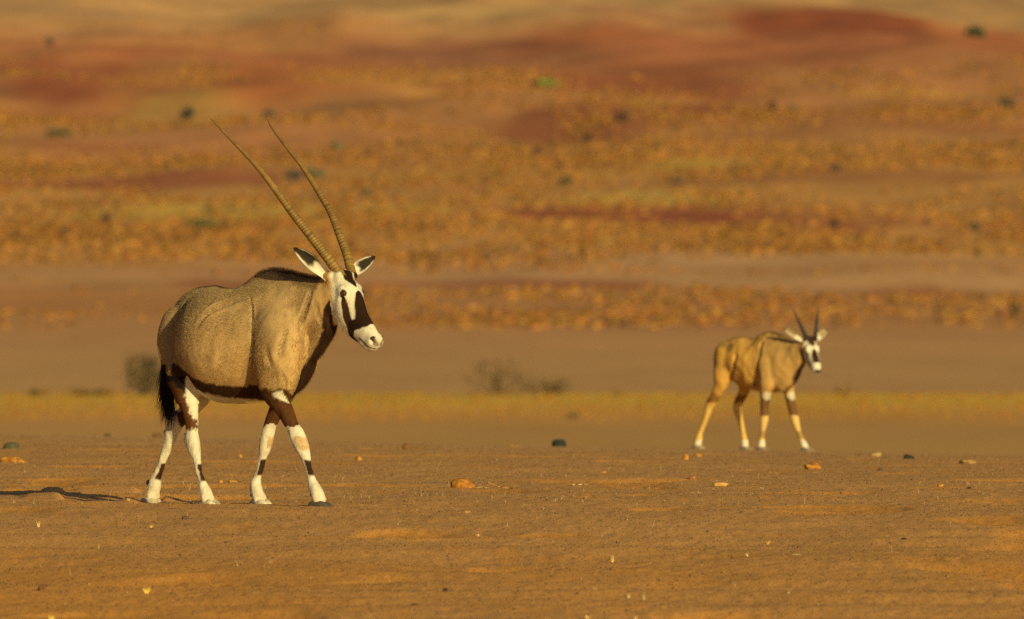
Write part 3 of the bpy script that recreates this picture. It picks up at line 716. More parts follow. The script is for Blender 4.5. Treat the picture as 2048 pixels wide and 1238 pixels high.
                if near:
                    wz = on | ((z < .70) & (t > .0) & (s < -.16) & (z < .545 + (s + .30) * -1.2) & (s < -.24))
                    col = paint(col, C_WHITE, wz * sstep(.69, .66, z + .01 * nz))
                    sd = poly_in(P2, [(312, 716), (345, 716), (358, 727), (370, 741), (371, 788), (358, 790), (344, 774), (330, 778), (312, 770)])
                    col = paint(col, C_BLACK * 1.2, wz * sstep(-2.5, 2.5, sd + 2 * nz + 2 * nf))  # black thigh marking, with shadow on the thigh painted in as well
                    sd = poly_in(P2, [(330, 760), (345, 766), (360, 778), (370, 786), (374, 808), (380, 829), (386, 836), (396, 842), (398, 857), (384, 862), (370, 862), (350, 850), (330, 800)])
                    col = paint(col, brown, wz * (z > .34) * sstep(-3.5, 3.5, sd + 2 * nz + 3 * nf + 5 * noise3(P * 160, 25)))
                else:
                    col = paint(col, C_WHITE * .95, up_ * sstep(.60, .56, z))
                    sd = poly_in(P2, [(343, 815), (352, 825), (366, 822), (370, 850), (362, 858), (352, 845)])
                    col = paint(col, C_BROWN * 1.5, up_ * sstep(-3, 3, sd + 3 * nz))  # shadow on the front of the far hind leg, painted as brown
                lo = on & (z < zt)
                col = paint(col, C_WHITE, lo * 1.0)
                band = sstep(.42, .62, fr + .1 * nf) * sstep(.200, .188, z + .006 * nz) * sstep(.105, .118, z + .006 * nz)
                col = paint(col, C_BROWN * 1.2, band * lo)
            dust = sstep(.10, .02, z) * .25
            col = paint(col, np.array([.50, .38, .24]), dust * on)
        # head
        q = P - O; hF = q @ f; hR = q @ R; hU = q @ U; aR = np.abs(hR)
        inh = (hF > -.10) & (hF < .6) & (hU > -.2) & (hU < .12) & (aR < .13) & (hF * .55 + hU > -.105) & (hU > -.16)
        wl_ = sstep(-.012, .006, hU - (.012 - .52 * hF) + .006 * nz) * sstep(-.062, -.045, hF)
        wl_ = np.maximum(wl_, sstep(.095, .115, hF) * 1.0)
        face = inh * wl_ * sstep(-.008, .008, hU + .070 + .66 * (hF - .055) + .004 * nz)
        col = paint(col, C_TAN * 1.08, inh * 1.0 * sstep(-.10, -.05, hF))
        col = paint(col, C_WHITE, face)
        brk = C_BROWN * .62
        # crown patch
        wdt = np.interp(hF, [-.03, 0, .03, .06, .085, .10], [.034, .034, .032, .024, .010, 0])
        col = paint(col, brk, inh * sstep(1.1, .9, aR / (wdt + 1e-4) + .10 * nz) * (hF < .10) * (hU > .03) * (hF > -.05))
        # nose patch
        wdt = np.interp(hF, [.115, .125, .15, .20, .26, .30, .315], [0, .014, .027, .040, .045, .044, .0])
        col = paint(col, brk, inh * sstep(1.08, .92, aR / (wdt + 1e-4) + .06 * nz) * (hF > .115) * (hF < .315 + .01 * nz) * (hU > .0))
        # eye stripe, curving down to the jaw and joining the nose patch
        q3 = np.stack([hF, aR * .35, hU], -1)
        es = [(.118, .0237, .026), (.15, .0225, .012), (.19, .021, -.008), (.235, .019, -.028), (.272, .016, -.048), (.29, .010, -.075)]
        d, par, _ = seg_dist(q3, es); w = np.interp(par, [0, 1, 2, 3, 4, 5], [.011, .014, .018, .023, .024, .020])
        col = paint(col, C_BROWN * 1.1, inh * sstep(1.15, .88, d / w + .10 * nz))
        d, _, _ = seg_dist(q3, [(.285, .016, .045), (.272, .017, .01), (.262, .018, -.02)]); col = paint(col, brk, inh * sstep(.031, .024, d + .003 * nz))
        d, _, _ = seg_dist(q3, [(.29, .010, -.075), (.33, .005, -.060)]); col = paint(col, C_BROWN, inh * sstep(.014, .008, d))
        # jaw strap
        d, par, _ = seg_dist(np.stack([hF, aR, hU], -1), STRAP); col = paint(col, C_BROWN * 1.1, sstep(1.2, .8, d / np.interp(par, [0, .6, 1, 4], [.007, .017, .024, .034]) + .15 * nz + .1 * nf) * (hF < .26))
        # eye rim, nostril, mouth
        d = np.linalg.norm(np.stack([hF - EY[0], (aR - EY[1]), hU - EY[2]], -1), axis=1); col = paint(col, C_BLACK * 2.4, inh * sstep(.0235, .0175, d * np.where(hU < EY[2], 1.25, 1.0)))
        d, _, _ = seg_dist(q3, [(.385, .0125, .050), (.405, .012, .046), (.425, .009, .038)]); col = paint(col, C_BLACK * 3, inh * sstep(.011, .0065, d) * (hF > .36))
        d, _, _ = seg_dist(q3, [(.338, .0145, -.022), (.365, .0145, -.010), (.395, .014, .000), (.42, .010, .010), (.44, .0, .018)]); col = paint(col, C_BROWN * 1.4, inh * sstep(.0058, .003, d) * .9)
        muz = inh * sstep(.385, .415, hF) * sstep(.0, .03, hU) * sstep(.05, .02, aR); col = paint(col, np.array([.40, .33, .24]), muz * .5)
        tint = np.clip(.55 * noise3(P * np.array([34, 34, 12]), 23) + .45 * noise3(P * 55, 24), 0, 1) * (z < .42); col = paint(col, np.array([.40, .31, .18]), tint * .55 * (col[:, 0] > .3))
        grime = 1 - .16 * np.clip(noise3(P * np.array([60, 60, 22]), 19), 0, 1) - .10 * np.clip(noise3(P * 18, 20), 0, 1)
        return col * (grime + .05 * nf)[:, None], inh
    col, inh = coat(V)
    body = fast_mesh('body', V, F, m_coat, root, colors=col, smooth=True)
    # ---------------- short fur over the trunk
    vi = np.concatenate([rng.choice(np.nonzero(V[:, 2] > .40)[0], 118000), rng.choice(np.nonzero((V[:, 2] < .40) & (V[:, 2] > .02))[0], 16000)]); P = V[vi] + rng.normal(0, .0022, (len(vi), 3)); n_ = N[vi]
    P = P - n_ * so.sample(P)[:, None]
    c, ih = coat(P)
    q = P - O; hF = q @ f; face_ = ih & (hF > -.02)
    t = P @ LAT; s = P @ FWD; z = P[:, 2]
    neck = sstep(.18, .30, s) * (z > .5)
    flow = -FWD[None] * .85 + np.array([0, 0, -.45])[None] * (1 + neck[:, None]); flow = np.where(face_[:, None], f * .5 - 0 * n_, flow)
    flow = flow + (np.stack([noise3(P * 9, 41), noise3(P * 9, 42), noise3(P * 9, 43)], -1) * .45)
    flow = flow - n_ * (flow * n_).sum(1, keepdims=True); flow /= np.linalg.norm(flow, axis=1, keepdims=True)
    ln = rng.uniform(.006, .011, len(P)) + neck * .0035
    dirs = flow + n_ * rng.uniform(.18, .5, (len(P), 1))
    thr = THR
    d, _, _ = seg_dist(P, thr); ln = ln + .022 * sstep(.075, .02, d)
    man = [B.p(x, y) for x, y in ((495, 562), (522, 540), (545, 533), (575, 537), (600, 548), (630, 553), (652, 548))]
    d, _, _ = seg_dist(P, man); ln = ln + .012 * sstep(.06, .01, d); dirs = dirs + n_ * (.35 * sstep(.06, .01, d))[:, None]
    low = z < .42; flow = np.where(low[:, None], np.array([0, 0, -1.0]) - n_ * (n_ @ np.array([0, 0, -1.0]))[:, None], flow)
    dirs = np.where(low[:, None], flow + n_ * .15, dirs)
    ln = np.where(face_, .004, ln); ln = np.where(z < .52, ln * .5, ln)
    var = rng.uniform(.5, 1.42, (len(P), 1))
    pale = c.mean(1) > .36
    dirs = np.where((face_ | pale)[:, None], flow + n_ * .10, dirs); var = np.where(pale[:, None], 1 + (var - 1) * .25, var)
    kp = ~(pale | face_) | (rng.random(len(P)) < .45); P, dirs, ln, c, var = P[kp], dirs[kp], ln[kp], c[kp], var[kp]
    strands('fur', P, dirs, ln, np.clip(c * var, 0, .85), .0005, root, droop=.1, npt=3, curl=.12, kind='stuff')
    # ---------------- horns
    def hornpts(pp, dep):
        L = len(pp); return [B.p(x, y) * np.array([1, 0, 1]) + np.array([0, dep[0] + (dep[1] - dep[0]) * (i / (L - 1)), 0]) for i, (x, y) in enumerate(pp)]
    base_n = hp(-.01, .036, .055); base_f = hp(-.01, -.036, .055)
    near = [(685, 558), (679, 546), (654, 512), (632, 484), (607, 453), (582, 421), (559, 389), (533, 354), (508, 325), (481, 297), (445, 261), (417, 232)]
    farh = [(707, 553), (703.5, 541), (695, 509), (684, 480), (673, 451), (661, 423), (645, 396), (626, 365), (604, 332), (579, 301), (555, 271), (540, 250), (532, 232)]
    hc0 = np.array([.30, .185, .045]); hc1 = np.array([.15, .085, .028])
    make_horn(root, hornpts(near, (base_n[1], base_n[1] + .30)), .0265, 34, .52, hc0, hc1)
    make_horn(root, hornpts(farh, (base_f[1], base_f[1] + .55)), .0240, 33, .55, hc0, hc1)
    # ---------------- ears
    ec = {'inner': np.array([.030, .024, .016]), 'fringe': C_WHITE, 'outer': C_TAN, 'rim': C_BROWN * .8}  # inner: dark grey ear lining, blackened by the cup's shade in the colour
    eb = hp(-.028, .055, -.004); tip = B.p(589, 496) * np.array([1, 0, 1]) + np.array([0, eb[1] - .02, 0])
    make_ear(root, eb, tip, .040, (-.15, -1, -.25), .004, ec)
    eb = hp(-.02, -.058, .004); tip = B.p(752, 513) * np.array([1, 0, 1]) + np.array([0, eb[1] + .02, 0])
    make_ear(root, eb, tip, .036, (-.1, -1, -.2), 0, ec)
    # ---------------- eyes
    for s_ in (1, -1):
        c_ = hp(EY[0], (EY[1] - .0085) * s_, EY[2] - .001)
        a = ICO_V
        import bmesh as _b
        bm = _b.new(); _b.ops.create_icosphere(bm, subdivisions=3, radius=.0142, matrix=Matrix.Translation(Vector(c_)))
        me = bpy.data.meshes.new('eye'); bm.to_mesh(me); bm.free(); me.materials.append(m_eye)
        for p_ in me.polygons: p_.use_smooth = True
        e = bpy.data.objects.new('eye', me); COL.objects.link(e); e.parent = root
    # ---------------- tail
    tp = [B.p(334, 690, .0), B.p(328, 712, .02), B.p(328, 735, .03), B.p(333, 762, .03), B.p(337, 785, .03)]
    tp = catrom(tp, 8); rr = np.interp(np.linspace(0, 1, len(tp)), [0, .4, 1], [.024, .013, .006])
    tb = sweep('tail', tp, rr, m_coat, root, 14, np.tile(C_BROWN, (len(tp), 1)) * np.interp(np.linspace(0, 1, len(tp)), [0, .25, .5], [6, 2.5, .3])[:, None])
    n = 2600; k = rng.integers(7, len(tp), n); roots = tp[k] + rng.normal(0, .007, (n, 3))
    dr = np.tile(np.array([.03, 0, -1.0]), (n, 1)) + rng.normal(0, .10, (n, 3)) + np.array([-.08, 0, 0]) * rng.random((n, 1))
    strands('tail_hair', roots, dr, rng.uniform(.10, .235, n) * np.interp(k, [7, len(tp)], [1.0, .75]), np.tile(C_BLACK, (n, 1)) * rng.uniform(.6, 2.2, (n, 1)), .0011, tb, droop=.02, npt=6, curl=.07)
    # ---------------- hooves
    dark = (.07, .062, .050); dusty = (.56, .49, .36)
    for L, c_, dx in ((leg_nf, dark, 3), (leg_ff, dusty, 2), (leg_nh, dusty, 3), (leg_fh, dusty, -3)):
        e = np.array(L[-1]); w = B.loc; X = w.x + e[0] + dx / B.s; Y = w.y + e[1]
        gz = ground_z(X, Y) - w.z
        hoof(root, (e[0] + dx / B.s, e[1] - .005, gz), FWD if c_ == dusty else FWD + np.array([.35, .25, 0]), .080 if c_ == dusty else .088, .074, .030 if c_ == dusty else .030, c_)
    # dewclaws
    for x, y, t in ((290, 968, -.14), (503, 990, -.14), (626, 987, .12)):
        c_ = B.p(x, y, t); o = blobs('dewclaw', np.array([c_]), np.array([[.011, .011, .016]]), np.array([[.16, .12, .07]]), m_hoof, jit=.08, parent=root)
    return root

# ------------------------------------------------------------------ the calf
def build_calf():
    B = Beast(1500, 901, FPX / 129.0, 129.0)
    root = empty('gemsbok_calf', B.loc)
    tag(root, 'small young antelope with short dark horns standing farther back at the edge of the sand', 'antelope', 'antelopes walking on the desert sand')
    so = Solid((-.6, -.9, -.06), (.75, .9, 1.0), .0065)
    r = B.row; lat = tuple(LAT)
    def trow(px, yt, yb, w):
        h = (yb - yt) / 2 / B.s; return r(px, (yt + yb) / 2, 0, w, h)
    so.tube([trow(1466, 677, 745, .115), trow(1482, 672, 760, .145), trow(1500, 676, 776, .155), trow(1520, 677, 784, .150), trow(1538, 670, 786, .135), trow(1552, 672, 784, .120)], .04, lat=lat)
    so.tube([r(1510, 690, 0, .035, .035), r(1530, 680, 0, .035, .05), r(1545, 676, 0, .035, .045), r(1565, 684, 0, .035, .045)], .05, lat=lat)
    so.tube([r(1448, 706, .08, .062, .085), r(1446, 735, .095, .06, .085), r(1446, 756, .10, .052, .065)], .03, lat=lat)
    so.tube([r(1490, 706, -.08, .062, .085), r(1492, 745, -.09, .055, .07)], .03, lat=lat)
    so.tube([r(1558, 730, 0, .115, .19, .19), r(1574, 718, 0, .085, .14, .15), r(1592, 706, 0, .065, .095, .115), r(1608, 696, 0, .052, .07, .085)], .04, lat=lat, up=(-.5, .5, 1))
    so.tube([r(1572, 755, 0, .07, .07), r(1566, 772, 0, .055, .05)], .03, lat=lat)
    so.tube([r(1528, 705, .075, .045, .06), r(1531, 735, .10, .05, .075), r(1533, 765, .10, .045, .062)], .014, lat=lat)
    so.tube([r(1566, 720, -.08, .045, .06), r(1574, 765, -.09, .045, .055)], .02, lat=lat)
    leg_nf = [r(1532, 765, .095, .042, .055), r(1530, 790, .09, .036, .038), r(1528, 813, .09, .028, .028), r(1528, 832, .09, .027, .029), r(1527, 843, .09, .026, .026), r(1525, 860, .09, .016, .017), r(1523, 874, .09, .0165, .018), r(1522.5, 886, .09, .023, .025), r(1522.5, 895, .09, .025, .02)]
    leg_ff = [r(1575, 765, -.09, .04, .05), r(1579, 792, -.09, .036, .036), r(1584, 818, -.09, .028, .028), r(1589, 838, -.09, .027, .029), r(1592, 850, -.09, .022, .023), r(1597, 865, -.09, .016, .017), r(1602, 878, -.09, .017, .018), r(1607, 889, -.09, .023, .022), r(1611, 898, -.09, .024, .018)]
    leg_nh = [r(1446, 750, .10, .052, .070), r(1439, 777, .10, .042, .045), r(1428, 797, .10, .032, .036), r(1419, 812, .10, .026, .032), r(1415, 828, .10, .021, .023), r(1408, 848, .10, .017, .018), r(1401, 866, .10, .018, .019), r(1398, 879, .10, .024, .026), r(1396, 892, .10, .026, .02)]
    leg_fh = [r(1494, 745, -.09, .05, .062), r(1489, 778, -.09, .040, .042), r(1479, 802, -.09, .030, .034), r(1475, 818, -.09, .024, .030), r(1480, 836, -.09, .021, .022), r(1485, 856, -.09, .0165, .017), r(1488, 872, -.09, .017, .018), r(1490, 885, -.09, .023, .025), r(1491, 894, -.09, .024, .02)]
    for L in (leg_nf, leg_ff, leg_nh, leg_fh):
        for q in L: q[3] *= 1.13; q[4] *= 1.13; q[5] *= 1.13
    legs = (leg_nf, leg_ff, leg_nh, leg_fh)
    for L in legs: so.tube(L, .022, lat=lat, up=(.7, -.7, .1))
    f, R, U = head_frame((.20, -.50, -.84), math.radians(-3))
    O = B.p(1618, 686, 0)
    k = .66
    def hp(F_, R_, U_): return O + (f * F_ + R * R_ + U * U_) * k
    def hrow(F_, top, bot, w):
        c = (top + bot) / 2; q = hp(F_, 0, c); h = (top - bot) / 2 * k; return [q[0], q[1], q[2], w * k, h, h]
    so.tube([hrow(-.02, .045, -.11, .066), hrow(.04, .062, -.135, .074), hrow(.09, .068, -.15, .078), hrow(.14, .066, -.150, .072), hrow(.19, .064, -.145, .062), hrow(.26, .063, -.115, .050), hrow(.31, .062, -.07, .045), hrow(.36, .058, -.046, .046), hrow(.385, .05, -.034, .045)], .02, lat=tuple(R), up=tuple(U))
    for s_ in (1, -1):
        for (a_, b_) in (((.085, .060 * s_, .036), (.11, .062 * s_, .03)), ((-.02, .06 * s_, 0), (-.03, .062 * s_, 0))):
            q, q2 = hp(*a_), hp(*b_); so.tube([[*q, .016, .016, .016], [*q2, .016, .016, .016]], .02, lat=tuple(R), smooth=False)
    V, F = so.mesh(); N = so.grad_normals(V)
    A_ = [so.snap(B.p(x, y)) for x, y in ((1521, 688), (1518, 710), (1513, 740), (1508, 772))]; d_, _, _ = seg_dist(V, A_)
    A_ = [so.snap(B.p(x, y)) for x, y in ((1470, 712), (1466, 735), (1462, 758))]; d2_, _, _ = seg_dist(V, A_)
    V = V - N * (.026 * np.exp(-(d_ / .014) ** 2) + .022 * np.exp(-(d2_ / .016) ** 2) + .010 * noise3(V * 9, 5) + .004 * noise3(V * 26, 6))[:, None] * sstep(.35, .45, V[:, 2])[:, None]
    P = V; t = P @ LAT; s = P @ FWD; z = P[:, 2]; nz = noise3(P * 30, 9); nl = noise3(P * 9, 12)
    tan = np.array([.52, .295, .070])
    mot = np.clip(.45 * noise3(P * 14, 15) + .35 * noise3(P * np.array([30, 30, 12]), 16) + .3 * nl, -1, 1)
    col = np.tile(tan, (len(P), 1)) * (1 + .38 * mot[:, None]); col = paint(col, np.array([.13, .08, .035]), sstep(.05, .5, mot * -1) * .6)
    col = paint(col, np.array([.30, .21, .10]), sstep(.1, .3, s) * .5)
    d, _, _ = seg_dist(P, [B.p(x, y) for x, y in ((1440, 700), (1450, 684), (1468, 672), (1489, 671), (1511, 679))]); col = paint(col, C_BROWN * 3, sstep(.035, .012, d + .01 * nz) * .7)
    d, _, _ = seg_dist(P, [B.p(x, y) for x, y in ((1518, 676), (1542, 664), (1566, 672), (1590, 686), (1604, 684))]); col = paint(col, C_BROWN * 1.6, sstep(.040, .015, d + .012 * nz) * .8)
    d, _, _ = seg_dist(P, [B.p(x, y) for x, y in ((1604, 735), (1592, 750), (1578, 764), (1568, 776))]); col = paint(col, C_BROWN * 1.5, sstep(.042, .026, d + .008 * nz))
    for L, fore, near in ((leg_nf, 1, 1), (leg_ff, 1, 0), (leg_nh, 0, 1), (leg_fh, 0, 0)):
        A = np.array(L)[:, :3]; rad = np.array(L)[:, 4]; d, par, v = seg_dist(P, A); rr = np.interp(par, np.arange(len(rad)), rad)
        fr = (v @ FWD) / rr; on = (d < rr * 1.4 + .006) & (z < .48)
        if fore:
            col = paint(col, C_BROWN * 2.4, on * sstep(.45, .40, z + .02 * nz) * (z > .262) * .85)
            col = paint(col, C_WHITE * .9, on * sstep(1.15, .7, np.abs(z - .415) / .038 + np.abs(fr - .8) / .75) * .75)
            col = paint(col, np.array([.60, .42, .16]), on * sstep(.268, .258, z + .01 * nz))
            col = paint(col, C_RUST, on * sstep(.16, .14, z) * sstep(.085, .10, z) * .55)
        else:
            col = paint(col, C_RUST * 1.3, on * sstep(.44, .40, z + .02 * nz) * (z > .36) * .8)
            col = paint(col, np.array([.60, .40, .12]), on * sstep(.36, .34, z + .02 * nz))
        col = paint(col, C_WHITE, on * sstep(.085, .07, z))
    q = (P - O) / k; hF = q @ f; hR = q @ R; hU = q @ U; aR = np.abs(hR)
    inh = (hF > -.1) & (hF < .6) & (hU > -.22) & (aR < .13) & (hF * .55 + hU > -.12)
    face = inh * np.maximum(sstep(-.012, .01, hU - (.012 - .52 * hF)) * sstep(-.06, -.04, hF), sstep(.12, .15, hF)) * sstep(-.008, .008, hU + .066 + .70 * (hF - .055))
    col = paint(col, C_WHITE, face)
    col = paint(col, C_BROWN * 1.5, inh * sstep(1.1, .9, aR / (np.interp(hF, [-.05, 0, .06, .10], [.045, .042, .03, 0]) + 1e-4)) * (hF < .1) * (hU > .02))
    col = paint(col, C_BROWN * 1.0, inh * sstep(1.1, .9, aR / (np.interp(hF, [.11, .15, .22, .30, .31], [0, .03, .044, .042, 0]) + 1e-4)) * (hF > .11) * (hF < .31) * (hU > 0))
    d, _, _ = seg_dist(np.stack([hF, aR * .35, hU], -1), [(.095, .024, .03), (.16, .022, .005), (.24, .018, -.035), (.28, .012, -.08)]); col = paint(col, C_BROWN * 1.2, inh * sstep(.024, .016, d))
    d, _, _ = seg_dist(np.stack([hF, aR * .35, hU], -1), [(.40, .008, .04), (.425, .006, .03)]); col = paint(col, C_BLACK * 3, inh * sstep(.02, .012, d))
    d, _, _ = seg_dist(np.stack([hF, aR * .35, hU], -1), [(.03, .024, -.06), (.12, .022, -.11), (.18, .016, -.15)]); col = paint(col, C_BROWN, inh * sstep(.024, .014, d))
    fast_mesh('body', V, F, m_coat, root, colors=col, smooth=True)
    hcl = np.array([.032, .030, .030])
    b0 = hp(-.01, .04, .055); b1 = hp(-.01, -.04, .055)
    def hpt(pp, y0, y1): return [np.array([B.p(x, y)[0], y0 + (y1 - y0) * i / (len(pp) - 1), B.p(x, y)[2]]) for i, (x, y) in enumerate(pp)]
    make_horn(root, hpt([(1613, 682), (1608, 670), (1599, 650), (1591, 633), (1584, 616)], b0[1], b0[1] + .07), .0185, 10, .4, hcl, hcl, 140)
    make_horn(root, hpt([(1628, 682), (1629, 670), (1631, 650), (1633.5, 632), (1635, 613)], b1[1], b1[1] + .09), .0180, 10, .4, hcl, hcl, 140)
    ec = {'inner': np.array([.30, .24, .12]), 'fringe': C_WHITE, 'outer': tan, 'rim': C_BROWN * 1.5}
    eb = hp(-.028, .058, -.004); tip = np.array([B.p(1565, 656)[0], eb[1] - .02, B.p(1565, 656)[2]]); make_ear(root, eb, tip, .025, (-.15, -1, -.25), .003, ec)
    eb = hp(-.02, -.058, .004); tip = np.array([B.p(1653, 658)[0], eb[1] + .0, B.p(1653, 658)[2]]); make_ear(root, eb, tip, .028, (-.1, -1, -.2), 0, ec)
    import bmesh as _b
    for s_ in (1, -1):
        c_ = hp(.10, .066 * s_, .030); bm = _b.new(); _b.ops.create_icosphere(bm, subdivisions=2, radius=.0155, matrix=Matrix.Translation(Vector(c_)))
        me = bpy.data.meshes.new('eye'); bm.to_mesh(me); bm.free(); me.materials.append(m_eye)
        e = bpy.data.objects.new('eye', me); COL.objects.link(e); e.parent = root
    tp = catrom([B.p(1441, 700, 0), B.p(1436, 712, 0), B.p(1434, 735, .0), B.p(1436, 760, 0)], 8)
    tb = sweep('tail', tp, np.linspace(.014, .006, len(tp)), m_coat, root, 10, np.tile(tan * .6, (len(tp), 1)))
    n = 500; kk = rng.integers(12, len(tp), n)
    strands('tail_hair', tp[kk] + rng.normal(0, .005, (n, 3)), np.tile(np.array([.05, 0, -1.0]), (n, 1)) + rng.normal(0, .08, (n, 3)), rng.uniform(.05, .10, n), np.tile(C_BLACK, (n, 1)), .001, tb, droop=.02, npt=4, curl=.05)
    for L in legs:
        e = np.array(L[-1]); gz = ground_z(B.loc.x + e[0], B.loc.y + e[1]) - B.loc.z
        hoof(root, (e[0] + .01, e[1] - .01, gz), FWD, .075, .068, .034, (.30, .24, .16))
    return root

adult = build_adult()
calf = build_calf()

# ------------------------------------------------------------------ grit and dry stems on the sand
m_grit = mat_attr('grit', .8, .25)
def gravel():
    n = 115000
    D = 63 + (126 - 63) * rng.random(n) ** 1.15; X = rng.uniform(-1, 1, n) * (D * .0318)
    s = rng.uniform(.0016, .0034, n) * (1 + .9 * (rng.random(n) > .985))
    v0 = np.array([(1, 1, -1), (-1, -1, -1), (1, -1, 1), (-1, 1, 1)], float) * .8
    f0 = np.array([(0, 3, 2), (1, 2, 3), (0, 1, 3), (0, 2, 1)])
    z = base_z(X, D) + near_relief(X, D) + s * .3
    v = v0[None] * (s[:, None, None] * rng.uniform(.6, 1.3, (n, 4, 1))); a = rng.uniform(0, 6.3, n); c, sn = np.cos(a)[:, None], np.sin(a)[:, None]
    v = np.stack([v[..., 0] * c - v[..., 1] * sn, v[..., 0] * sn + v[..., 1] * c, v[..., 2]], -1) + np.stack([X, D, z], -1)[:, None]
    f = f0[None] + (np.arange(n) * 4)[:, None, None]
    pal = np.array([(.30, .17, .05), (.24, .14, .05), (.17, .095, .045), (.42, .27, .10), (.07, .05, .04), (.035, .03, .028), (.20, .09, .03), (.12, .08, .05)])
    col = pal[rng.choice(len(pal), n, p=[.22, .22, .22, .04, .07, .03, .10, .10])]
    o = fast_mesh('gravel', v.reshape(-1, 3), f.reshape(-1, 3), m_grit, None, colors=np.repeat(col, 4, 0)); tag(o, kind='stuff')
gravel()

def prism_path(P, r0, r1, V, F):
    """thin three-sided stem along a path"""
    n = len(P); b = len(V)
    for i, p in enumerate(P):
        r = r0 + (r1 - r0) * i / (n - 1)
        for k in range(3):
            a = k * 2.0944 + .4; V.append((p[0] + r * math.cos(a), p[1] + r * math.sin(a) * .6, p[2] + r * math.sin(a) * .8))
    for i in range(n - 1):
        for k in range(3):
            a = b + i * 3 + k; c = b + i * 3 + (k + 1) % 3; F.append((a, c, c + 3, a + 3))

def stems():
    V, F = [], []; C = []
    for _ in range(430):
        if random.random() < .72: py = random.uniform(935, 1010)
        else: py = random.uniform(900, 1230)
        px = random.uniform(-20, 2070); D = depth_near(px, py); p = at(px, None, D, -.004)
        h = random.uniform(.010, .034) * (1.5 if random.random() < .1 else 1); lean = random.gauss(0, .3); b0 = len(V)
        k = 2 if random.random() < .15 else 1
        for j in range(k):
            l2 = lean + j * .7
            P = [(p.x + l2 * h * t * t, p.y + .2 * h * t, p.z + h * t * (1 - .15 * t)) for t in (0, .35, .7, 1)]
            prism_path(P, .0011, .0006, V, F)
        c = random.choice([(.62, .46, .24), (.52, .36, .17), (.42, .27, .13), (.68, .54, .32)]); C += [c] * (len(V) - b0)
    o = fast_mesh('dry_grass_stems', V, F, m_grit, None, colors=np.array(C)); tag(o, kind='stuff')
stems()

# ------------------------------------------------------------------ stones, flakes and straw lying on the sand, one by one
m_stone = mat_attr('stone', .85, .2, nscale=60, namp=.35, bump=.004, bscale=45)
import bmesh
_bm = bmesh.new(); bmesh.ops.create_icosphere(_bm, subdivisions=3, radius=1); _bm.verts.ensure_lookup_table()
SV = np.array([v.co[:] for v in _bm.verts]); SF = np.array([[v.index for v in f.verts] for f in _bm.faces]); _bm.free()
def rock(px, py, w, h, col, label, seed, name='stone', cat='stone', flat=.55, rough=.22, group=None, depth=None, col2=None, tilt=0, facet=.0):
    """px, py: middle of the foot; w, h: size in photograph pixels"""
    D = depth or depth_near(px, py); sc = D / FPX; p = at(px, None, D)
    v = SV.copy(); n = noise3(v * 1.3 + seed * 7.1, seed); n2 = noise3(v * 3.1 + seed, seed + 1); n3 = noise3(v * 7 + seed, seed + 2)
    if facet: n = np.round(n * 3) / 3 * facet + n * (1 - facet)
    r = 1 + rough * n + rough * .45 * n2 + rough * .25 * n3
    v = np.sign(v) * np.abs(v) ** .8 * r[:, None]
    W = w * sc / 2; Hh = h * sc
    v = v * np.array([W / 1.02, W * .8, Hh * .72]); c, s_ = math.cos(tilt), math.sin(tilt)
    v = np.stack([v[:, 0] * c - v[:, 2] * s_, v[:, 1], v[:, 0] * s_ + v[:, 2] * c], -1)
    v[:, 2] += Hh * .30
    cc = np.array(col)[None] * (1 + .35 * n2 + .2 * n3)[:, None]
    if col2 is not None: m = sstep(0, .35, n2 + .6 * n)[:, None]; cc = cc * (1 - m) + np.array(col2)[None] * m
    o = fast_mesh(name, v, SF, m_stone, None, colors=np.clip(cc, .005, .8), smooth=False)
    o.location = p; tag(o, label, cat, group); return o
ORG, ORG2 = (.30, .125, .022), (.42, .21, .04)
DKG = (.030, .036, .030); BRN = (.17, .085, .035); TAN_ = (.45, .30, .14); YEL = (.55, .32, .08)
rock(925, 973, 47, 19, ORG, 'rough orange brown rock with a flat top lying in the open between the two antelopes', 3, flat=.6, rough=.20, col2=ORG2, cat='rock', name='rock', facet=.4)
rock(1118, 891, 30, 15, (.020, .028, .026), 'smooth blackish green stone on the brow of the sand left of the young antelope', 5, rough=.10)
rock(23, 896, 32, 12, (.070, .075, .040), 'domed dark olive stone near the left edge behind the orange lumps', 6, rough=.10)
rock(28, 923, 52, 11, ORG, 'low lumpy orange clod at the left edge of the sand', 8, rough=.42, col2=ORG2, name='clod', cat='clod')
rock(1440, 972, 32, 9, (.50, .29, .08), 'pale orange flat oval flake below the young antelope', 9, rough=.08, name='flake', cat='flake')
rock(88, 1182, 24, 11, BRN, 'small brown stone with a shadow in the blurred lower left foreground', 10, rough=.15)
rock(813, 899, 16, 14, BRN, 'upright brown stone on the brow of the sand right of the large antelope', 11, rough=.25)
rock(1819, 919, 25, 9, (.030, .030, .022), 'dark tilted flake of stone raised at the right brow of the sand', 12, rough=.12, tilt=-.35)
rock(1935, 928, 34, 9, (.28, .18, .08), 'long low tan clod at the far right brow of the sand', 14, rough=.3, name='clod', cat='clod')
rock(1752, 914, 20, 8, (.38, .27, .12), 'pale wedge shaped chip left of the dark tilted flake', 15, rough=.25, name='chip', cat='chip', tilt=.25)
rock(1624, 937, 28, 12, ORG, 'crumbled bright orange clod below the front hooves of the young antelope', 16, rough=.4, col2=ORG2, name='clod', cat='clod')
rock(1371, 919, 13, 11, ORG2, 'tiny orange crumb left of the hind hooves of the young antelope', 17, rough=.35, name='clod', cat='clod')
rock(1396, 914, 15, 6, ORG2, 'flat orange crumb just under the rear hoof of the young antelope', 18, rough=.3, name='clod', cat='clod')
rock(717, 921, 12, 8, ORG2, 'small orange crumb beyond the front hooves of the large antelope', 19, rough=.3, name='clod', cat='clod')
rock(1031, 894, 24, 6, ORG2, 'flat orange patch like clod left of the blackish green stone', 20, rough=.3, name='clod', cat='clod')
